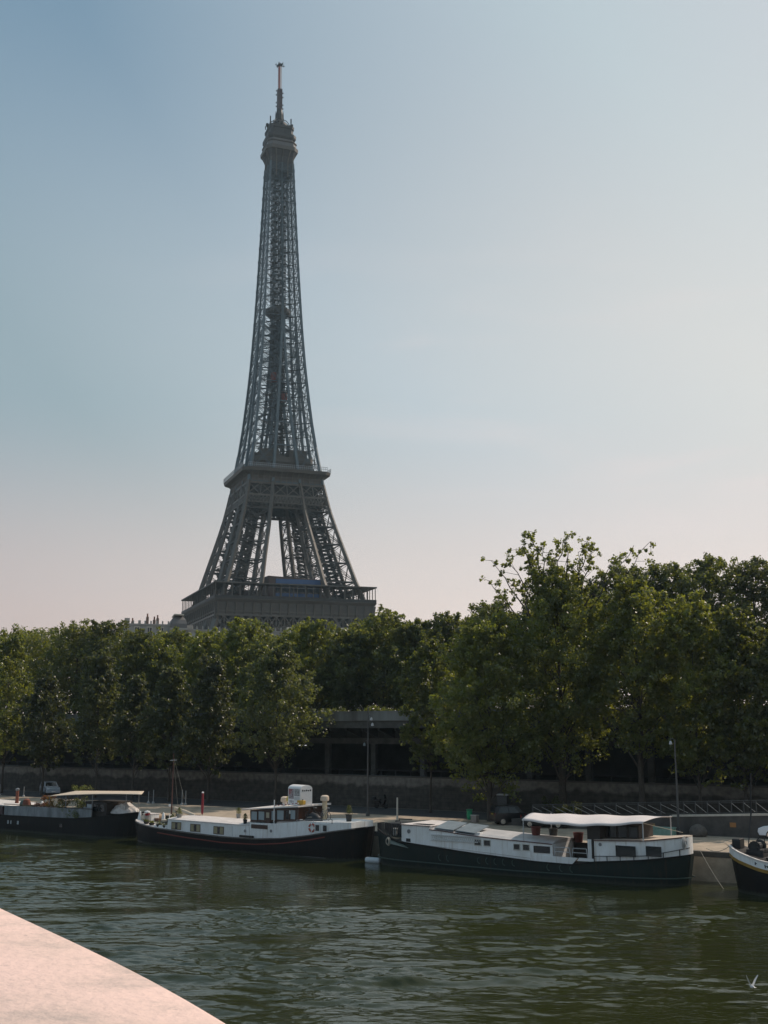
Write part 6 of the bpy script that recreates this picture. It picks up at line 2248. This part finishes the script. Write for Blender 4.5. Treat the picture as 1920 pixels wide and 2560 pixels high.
# ------------------------------------------------ cars
def car(name, label, cat, s, n, turn, paint, L=4.6, Wd=1.8, H=1.68, kind='suv', group=None):
    o = q_thing(name, label, cat, s, n, QUAY_Z + .006, turn, group)
    hw = Wd / 2
    # side profile, nose towards +x
    if kind == 'suv':
        low = [(-L/2, .42), (-L/2 + .02, .95), (-L/2 + .08, 1.02)]
        prof = [(-L*.5, .40), (-L*.5, .80), (-L*.485, 1.05), (-L*.43, H*.93), (-L*.37, H), (-L*.02, H), (L*.06, H*.965), (L*.20, 1.06), (L*.40, .98), (L*.48, .82), (L*.5, .62), (L*.5, .36), (L*.46, .28), (-L*.46, .28)]
    elif kind == 'van':
        prof = [(-L*.5, .36), (-L*.5, .95), (-L*.485, 1.15), (-L*.47, H*.96), (-L*.44, H), (L*.02, H), (L*.10, H*.96), (L*.24, 1.12), (L*.42, .96), (L*.49, .80), (L*.5, .55), (L*.48, .28), (-L*.48, .28)]
    else:
        prof = [(-L*.5, .40), (-L*.5, .80), (-L*.47, .96), (-L*.38, 1.0), (-L*.26, H*.97), (-L*.18, H), (L*.04, H), (L*.10, H*.97), (L*.24, 1.0), (L*.42, .88), (L*.49, .70), (L*.5, .5), (L*.47, .25), (-L*.47, .25)]
    belt = 1.02
    def yy(z):
        return hw * (1.0 if z < .5 else 1.0 - .02 * (z - .5) if z < belt else 1.0 - .01 - .26 * (z - belt))
    n_ = len(prof)
    vs = []
    for k in (-1, -.93, .93, 1):
        for (x, z) in prof:
            sh = 1.0 if abs(k) < 1 else .985
            zz = z if abs(k) < 1 else (z - .02 if z > .6 else z + .02)
            vs.append((x * sh, math.copysign(yy(z) * abs(k), k), zz))
    fs = [tuple(range(n_)), tuple(3 * n_ + i for i in reversed(range(n_)))]
    for r in range(3):
        for i in range(n_):
            j = (i + 1) % n_
            fs.append((r * n_ + i, r * n_ + j, (r + 1) * n_ + j, (r + 1) * n_ + i))
    MB().add(vs, fs).build('body', paint, o, bevel=.03)
    def roofpt(i):
        return prof[i]
    # glass along the cabin
    i0 = 3 if kind != 'car' else 4
    xa, xb = (-L*.40, L*.10) if kind == 'suv' else ((-L*.43, L*.14) if kind == 'van' else (-L*.27, L*.15))
    for sg in (-1, 1):
        segs = 2 if kind != 'suv' else 3
        for q in range(segs):
            u0 = xa + (xb - xa) * q / segs + .04
            u1 = xa + (xb - xa) * (q + 1) / segs - .03
            z0, z1 = belt + .05, H - .14
            cut0 = .18 if q == 0 else 0
            cut1 = .42 if q == segs - 1 else 0
            P = [(u0, z0), (u1, z0), (u1 - cut1, z1), (u0 + cut0, z1)]
            m = MB()
            m.add([(x, sg * (yy(z) * 1.0 + .004), z) for x, z in P] + [(x, sg * (yy(z) - .03), z) for x, z in P],
                  [(0, 1, 2, 3), (4, 5, 6, 7), (0, 1, 5, 4), (1, 2, 6, 5), (2, 3, 7, 6), (3, 0, 4, 7)])
            m.build('side_window', M_win, o)
    # windscreen and rear window, proud of the body
    def slab(pa, pb, inset, nm):
        (xa_, za_), (xb_, zb_) = pa, pb
        d = Vector((xb_ - xa_, 0, zb_ - za_)).normalized()
        nv = Vector((-d.z, 0, d.x))
        if nv.z < 0:
            nv = -nv
        a0, a1 = Vector((xa_, 0, za_)) + d * inset, Vector((xb_, 0, zb_)) - d * inset
        vs = []
        for off in (.006, -.02):
            for p in (a0, a1):
                y = yy(p.z) * .86
                vs += [p + nv * off + Vector((0, -y, 0)), p + nv * off + Vector((0, y, 0))]
        m = MB()
        m.add([vs[0], vs[1], vs[3], vs[2], vs[4], vs[5], vs[7], vs[6]], [(0, 1, 2, 3), (4, 5, 6, 7), (0, 1, 5, 4), (1, 2, 6, 5), (2, 3, 7, 6), (3, 0, 4, 7)])
        m.build(nm, M_win, o)
    if kind == 'suv':
        slab(prof[6], prof[7], .06, 'windscreen'); slab(prof[2], prof[3], .05, 'rear_window')
    elif kind == 'van':
        slab(prof[6], prof[7], .06, 'windscreen'); slab(prof[2], prof[3], .05, 'rear_window')
    else:
        slab(prof[7], prof[8], .05, 'windscreen'); slab(prof[3], prof[4], .05, 'rear_window')
    r = .34 if kind != 'car' else .31
    for wx in (-L*.30, L*.31):
        for sg in (-1, 1):
            m = MB().lathe((wx, sg * (hw - .10), r), [(r * .7, -.11), (r, -.09), (r, .09), (r * .7, .11)], 20, 'Y')
            w = MB()
            w.v, w.f = m.v, m.f
            t = w.build('wheel', M_rubber, o)
            MB().lathe((wx, sg * (hw + .012), r), [(r * .68, -.012), (r * .66, .012), (r * .2, .006)], 16, 'Y').build('rim', M_chrome, t)
    for sg in (-1, 1):
        MB().box((L*.475, sg * hw * .72, .76), (.1, .34, .16)).build('headlight', mat('headlight', (0.7, 0.72, 0.72), .1), o, bevel=.02)
        MB().box((-L*.492, sg * hw * .84, .92), (.06, .18, .3)).build('tail_light', mat('tail_red', (0.2, 0.01, 0.01), .2), o, bevel=.02)
        MB().box((L*.12, sg * (hw + .07), 1.08), (.14, .16, .12)).build('mirror', paint, o, bevel=.03)
    MB().box((L*.5, 0, .45), (.05, .5, .11)).build('number_plate', M_white, o)
    MB().box((-L*.505, 0, .62 if kind != 'van' else .98), (.03, .52, .11)).build('number_plate', mat('yellow_plate', (0.55, 0.40, 0.05), .5), o)
    m = MB()
    m.box((L*.485, 0, .36), (.10, Wd * .96, .18)); m.box((-L*.49, 0, .42), (.10, Wd * .96, .2))
    m.build('bumper', M_dk if kind != 'suv' else paint, o, bevel=.03)
    return o
M_silver = mat('silver_paint', (0.42, 0.47, 0.52), .25, metal=.3, coat=.5)
M_carblk = mat('black_paint', (0.006, 0.006, 0.007), .3, spec=.35, coat=.15)
M_carwht = mat('white_car_paint', (0.72, 0.75, 0.78), .3, coat=.4)
M_cardk = mat('dark_grey_paint', (0.012, 0.013, 0.014), .3, spec=.35, coat=.15)
car('parked_car', 'silver car parked against the retaining wall behind the dark barge', 'car', -124.6, 103.2, R(-28), M_silver, 4.6, 1.85, 1.68, 'suv', 'cars parked on the quay')
car('parked_car', 'black boxy car with a yellow rear plate parked on the quay left of the awning', 'car', -50.0, 94.4, R(47), M_carblk, 3.7, 1.7, 1.72, 'van', 'cars parked on the quay')
car('parked_car', 'dark low car half hidden under the left end of the white awning', 'car', -46.0, 93.3, R(12), M_cardk, 4.2, 1.7, 1.32, 'car', 'cars parked on the quay')
car('parked_van', 'white vehicle at the right edge, only its front showing', 'van', -24.9, 94.2, R(184), M_carwht, 5.0, 1.9, 1.95, 'van', 'cars parked on the quay')

# ------------------------------------------------ small quay furniture
o = q_thing('rubbish_bag', 'green rubbish bag hanging in its thin stand on the quay, beside the small stone block', 'rubbish bag', -54.9, 95.2, QUAY_Z)
secs = []
rs_ = np.random.RandomState(8)
for z, r in ((.18, .18), (.3, .26), (.6, .28), (.9, .26), (1.05, .33), (1.12, .30)):
    secs.append([(r * math.cos(a) * (1 + rs_.normal(0, .1)), r * math.sin(a) * (1 + rs_.normal(0, .1)), z) for a in [math.pi * k / 8 for k in range(16)]])
MB().loft(secs).build('bag', mat('green_plastic', (0.03, 0.36, 0.16), .35, var=.3, scale=6), o, smooth=True)
m = MB()
m.lathe((0, 0, 1.03), [(.31, 0), (.33, .02), (.31, .04)], 16)
m.bar((.32, 0, 0), (.32, 0, 1.06), .04); m.bar((.1, 0, .02), (.5, 0, .02), .05)
m.build('stand', M_pole, o)
o = q_thing('stone_block', 'small grey stone block on the quay beside the green rubbish bag', 'block', -54.0, 94.6, QUAY_Z)
MB().bx(-.3, .3, -.25, .25, 0, .62).build('body', mat('block_stone', (0.34, 0.28, 0.24), .8, var=.3), o, bevel=.03)
MB().bx(-.33, .33, -.28, .28, .622, .68).build('top', mat('block_top', (0.5, 0.45, 0.4), .8), o, bevel=.02)
o = q_thing('mooring_post', 'thin pale mooring post on the quay edge behind the bow of the awning barge', 'post', -59.2, 89.3, QUAY_Z)
MB().tube([(0, 0, 0), (0, 0, .5), (0, 0, 2.35)], [.12, .1, .07], 10).build('shaft', mat('pale_post', (0.55, 0.50, 0.42), .7, var=.2), o, smooth=True)
MB().lathe((0, 0, 0), [(.22, 0), (.2, .25), (.12, .3)], 12).build('foot', M_dk, o)
o = q_thing('utility_cabinet', 'grey utility cabinet with flat pale lid standing before the retaining wall', 'cabinet', -56.2, 104.5, QUAY_Z)
MB().add([(-.45, -.35, 0), (.45, -.35, 0), (.45, .35, 0), (-.45, .35, 0), (-.6, -.45, 1.95), (.6, -.45, 1.95), (.6, .45, 1.95), (-.6, .45, 1.95)],
         [(0, 1, 2, 3), (4, 5, 6, 7), (0, 1, 5, 4), (1, 2, 6, 5), (2, 3, 7, 6), (3, 0, 4, 7)]).build('body', mat('cabinet_grey', (0.07, 0.075, 0.075), .6, var=.2), o, bevel=.02)
MB().bx(-.75, .75, -.55, .55, 1.953, 2.06).build('lid', mat('cabinet_lid', (0.40, 0.40, 0.38), .5), o, bevel=.02)
# short posts along the roadway
for (px, n, h, lab) in ((9, 97.2, 1.5, 'short pale post at the far left of the quay'), (69, 97.2, 1.3, 'short pale post left of the silver car'), (378, 97.2, 1.35, 'short post right of the beige canopy, left of a pair'),
                        (390, 97.4, 1.55, 'short post just left of the thin ship mast'), (461, 97.3, 1.7, 'left post of the close pair right of the thin ship mast'), (470, 97.4, 1.6, 'right post of the close pair right of the thin ship mast')):
    o = q_thing('bollard_post', lab, 'post', sight(px, n), n, QUAY_Z, group='short posts along the quay roadway')
    MB().tube([(0, 0, 0), (0, 0, h)], .05, 8).build('shaft', mat('post_grey', (0.30, 0.30, 0.29), .6), o)
    MB().lathe((0, 0, 0), [(.2, 0), (.16, .16), (.06, .28)], 10).build('foot', mat('post_grey', (0.30, 0.30, 0.29)), o)
# motor scooter in the shade of the wall
o = q_thing('motor_scooter', 'dark motor scooter parked against the retaining wall, right of the tall lamp post', 'scooter', -72.0, 105.4, QUAY_Z)
for x in (-.62, .62):
    m = MB().lathe((x, 0, .27), [(.16, -.06), (.27, -.05), (.27, .05), (.16, .06)], 16, 'Y')
    m.build('wheel', M_rubber, o)
m = MB()
m.prism([(-.85, .45), (-.2, .40), (.25, .30), (.45, .35), (.62, .95), (.5, 1.0), (.3, .48), (-.1, .52), (-.2, .8), (-.85, .85)], -.18, .18)
m.build('body', M_carblk, o, bevel=.04)
MB().bx(-.8, -.1, -.15, .15, .853, .95).build('saddle', M_black, o, bevel=.03)
m = MB().tube([(.5, -.32, 1.12), (.58, 0, 1.08), (.5, .32, 1.12)], .02, 6)
m.tube([(.62, 0, .3), (.57, 0, 1.1)], .035, 6)
m.build('handlebar', M_black, o)
MB().add([(.6, -.2, 1.05), (.6, .2, 1.05), (.45, .16, 1.5), (.45, -.16, 1.5)], [(0, 1, 2, 3)]).build('windshield', M_win, o)
MB().bx(-1.15, -.75, -.2, .2, .9, 1.25).build('top_box', M_black, o, bevel=.03)
# boulder and small orange sign below the ramp
o = q_thing('boulder', 'grey brown boulder lying before the ramp wall, right of the grey lamp post', 'boulder', -31.9, 92.4, QUAY_Z)
rs_ = np.random.RandomState(21)
secs = []
for z, r in ((-.05, .5), (.15, .72), (.45, .74), (.75, .55), (.95, .25), (1.0, .05)):
    secs.append([(r * math.cos(a) * (1 + rs_.normal(0, .07)), r * .8 * math.sin(a) * (1 + rs_.normal(0, .07)), z) for a in [2 * math.pi * k / 12 for k in range(12)]])
b = MB().loft(secs).build('rock', mat('rock', (0.12, 0.105, 0.09), .9, var=.4, bump=.5, bscale=5), o, smooth=True)
ob = MB().bx(-.25, .25, -.02, .02, -.18, .18).build('small_sign', mat('dull_orange', (0.35, 0.16, 0.05), .7), None, loc=W(-29.4, 93.56, 2.95 + .0), rz=QROT)
tag(ob, 'small dull orange sign fixed under the pale ramp kerb', 'sign')

# ------------------------------------------------ pale apartment building before the tower
M_lime = mat('limestone', (0.62, 0.57, 0.47), .85, var=.2, scale=.15)
M_limed = mat('limestone_grey', (0.42, 0.40, 0.36), .85, var=.3, scale=.2)
M_zinc = mat('zinc_roof', (0.26, 0.27, 0.28), .5, var=.2)
AZ = R(74.8)
bd = thing('apartment_building', 'long pale stone apartment building with a domed attic, in front of the iron tower', 'building', (-65.5, 272.0, 8.0), math.pi / 2 - AZ)
MB().bx(2.5, 62, 0, 14, 0, 24.6).build('wall', M_lime, bd)
m = MB()
m.bx(2.4, 13.6, -.25, 14.1, 24.6, 25.2); m.bx(17.4, 62.1, -.25, 14.1, 24.6, 25.0)
m.bx(2.5, 13.6, .1, 13.9, 25.2, 27.6); m.bx(17.6, 62, .3, 13.5, 25.0, 26.6)
m.bx(2.35, 13.6, -.1, 14.1, 27.6, 28.0); m.bx(17.4, 62.1, .1, 13.7, 26.6, 26.95)
m.build('attic', M_limed, bd)
m = MB()
k = 3.0
while k < 61:
    if not 13.0 < k < 18.0:
        z = 28.0 if k < 14 else 26.95
        m.bx(k, k + .35, -.05, .2, z, z + .75)
    k += 1.4
m.build('balustrade', M_limed, bd)
m = MB()
m.bx(-1.2, 2.5, 1, 13, 0, 24.2); m.bx(-1.4, 2.4, .8, 13.2, 24.2, 24.6)
m.bx(.6, 2.5, 2, 12, 24.6, 26.4)
m.build('side_wing', M_limed, bd)
dm = MB()
dm.bx(13.6, 17.4, -.6, 8, 0, 26.6)
dm.bx(13.3, 17.7, -.9, 8.1, 26.6, 27.1)
d = dm.build('attic_pavilion', M_limed, bd)
m = MB()
secs = []
for z, k in ((27.1, 1.0), (28.2, .98), (29.2, .86), (29.9, .62), (30.2, .5), (30.3, .45)):
    secs.append([(15.5 - 2.0 * k, 3.6 - 4.2 * k, z), (15.5 + 2.0 * k, 3.6 - 4.2 * k, z), (15.5 + 2.0 * k, 3.6 + 4.2 * k, z), (15.5 - 2.0 * k, 3.6 + 4.2 * k, z)])
m.loft(secs)
m.build('dome_roof', mat('slate', (0.16, 0.15, 0.14), .6, var=.3), d)
MB().bx(14.3, 16.7, -.1, 7.3, 30.305, 30.6).build('dome_crest', M_lime, d)
def bwin(x, z0, z1, w=1.2, y=0.0, par=bd):
    f = MB()
    f.bx(x - w / 2 - .15, x + w / 2 + .15, y - .12, y + .02, z1, z1 + .2)
    f.bx(x - w / 2 - .15, x - w / 2, y - .10, y + .02, z0, z1); f.bx(x + w / 2, x + w / 2 + .15, y - .10, y + .02, z0, z1)
    f.bx(x - .06, x + .06, y - .08, y + .02, z0, z1)
    fo = f.build('window', M_lime, par)
    MB().bx(x - w / 2, x + w / 2, y - .03, y + .01, z0, z1).build('pane', M_dglass, fo)
WX = [4.5, 7.2, 9.9, 12.3] + [20.0 + 3.4 * i for i in range(12)]
for x in WX:
    bwin(x, 21.4, 24.0)
    bwin(x, 17.2, 20.0)
for x in (5.5, 8.5, 11.3):
    bwin(x, 25.6, 27.1, 1.0, .1)
bwin(15.5, 24.4, 26.3, 1.6, -.6)
for x, w, h in ((3.2, 1.2, 1.6), (6.2, .6, 1.1), (18.6, 1.5, 1.2), (25, .9, .9), (31.5, 1.4, 1.3), (37, .8, 1.0), (44.2, 2.0, 1.3), (51, 1.0, .8), (58.5, 2.4, 1.5)):
    MB().bx(x - w / 2, x + w / 2, 3, 4.4, 28.0 if x < 14 else 26.95, (28.0 if x < 14 else 26.95) + h).build('roof_hatch', M_lime if x in (44.2, 58.5) else M_limed, bd)
for x, h in ((4.6, 1.0), (8.2, 2.2), (9.9, 1.5), (10.7, 1.9)):
    c = MB().bx(x - .3, x + .3, 5, 6.6, 28.0, 28.0 + h).build('chimney', mat('chimney_brick', (0.16, 0.11, 0.09), .9), bd)
    MB().lathe((x, 5.8, 28.0 + h), [(.2, 0), (.18, .8), (.24, .85)], 8).build('chimney_pot', mat('clay', (0.22, 0.11, 0.07), .9), c)

# ------------------------------------------------ gull over the river
def gull():
    p = W(0, 0, 0)
    d = Vector(((1880 - 960) / F_PX, 0, 0))
    yf_ = 47.0
    zc = yf_ * math.cos(PITCH) - 9.9 * math.sin(PITCH)
    o = thing('gull', 'white gull flying low over the water with raised wings, at the lower right', 'bird', (920 / F_PX * zc, yf_, .55), R(95))
    o.scale = (.86, .86, .86)
    m = MB()
    body = []
    for x, r, z in ((-.30, .006, .035), (-.24, .03, .03), (-.16, .055, .015), (-.05, .078, 0), (.06, .076, 0), (.13, .055, .015), (.17, .045, .03), (.21, .042, .036), (.245, .026, .034), (.262, .008, .03)):
        body.append([(x, r * math.cos(a), z + r * .95 * math.sin(a)) for a in [2 * math.pi * k / 12 for k in range(12)]])
    m.loft(body)
    # wings raised in a V: elbow, wrist, tip
    for sg in (-1, 1):
        secs = []
        for (y, z, xl, xt, th) in ((.03, .03, .10, -.08, .022), (.10, .16, .12, -.08, .018), (.17, .30, .10, -.09, .012), (.23, .42, .03, -.10, .008), (.27, .52, -.05, -.12, .004)):
            secs.append([(xl, sg * y, z), (xl * .4 + xt * .6, sg * (y + th), z + th * .5), (xt, sg * y, z), (xl * .4 + xt * .6, sg * (y - th), z - th * .5)])
        m.loft(secs)
    # tail
    m.add([(-.27, -.02, .035), (-.27, .02, .035), (-.40, .07, .04), (-.42, 0, .04), (-.40, -.07, .04), (-.27, 0, .05)], [(0, 5, 3, 4), (1, 2, 3, 5), (0, 4, 3, 2, 1)])
    b = m.build('body', mat('feather', (0.78, 0.74, 0.70), .7, var=.15, scale=6), o, smooth=True)
    MB().lathe((.255, 0, .03), [(.012, 0), (.008, .04), (.002, .06)], 8, 'X').build('beak', mat('beak', (0.5, 0.2, 0.03), .5), o)
    for sg in (-1, 1):
        MB().lathe((.225, sg * .035, .045), [(.003, -.004), (.006, 0), (.003, .004)], 8, 'Y').build('eye', M_black, o)
gull()
# ================================================================== THE AIR
def haze_box():
    m = bpy.data.materials.new('summer_haze')
    m.use_nodes = True
    nt = m.node_tree
    for nd in list(nt.nodes):
        nt.nodes.remove(nd)
    out = nt.nodes.new('ShaderNodeOutputMaterial')
    v = nt.nodes.new('ShaderNodeVolumePrincipled')
    v.inputs['Color'].default_value = (0.62, 0.86, 1.0, 1)
    v.inputs['Density'].default_value = 0.000105
    v.inputs['Anisotropy'].default_value = 0.35
    nt.links.new(v.outputs[0], out.inputs['Volume'])
    o = MB().bx(-1750, 1750, -1750, 2600, -5.0, 345.0).build('haze', m)
    o.display_type = 'WIRE'
    return struct(o, 'stuff')
haze_box()
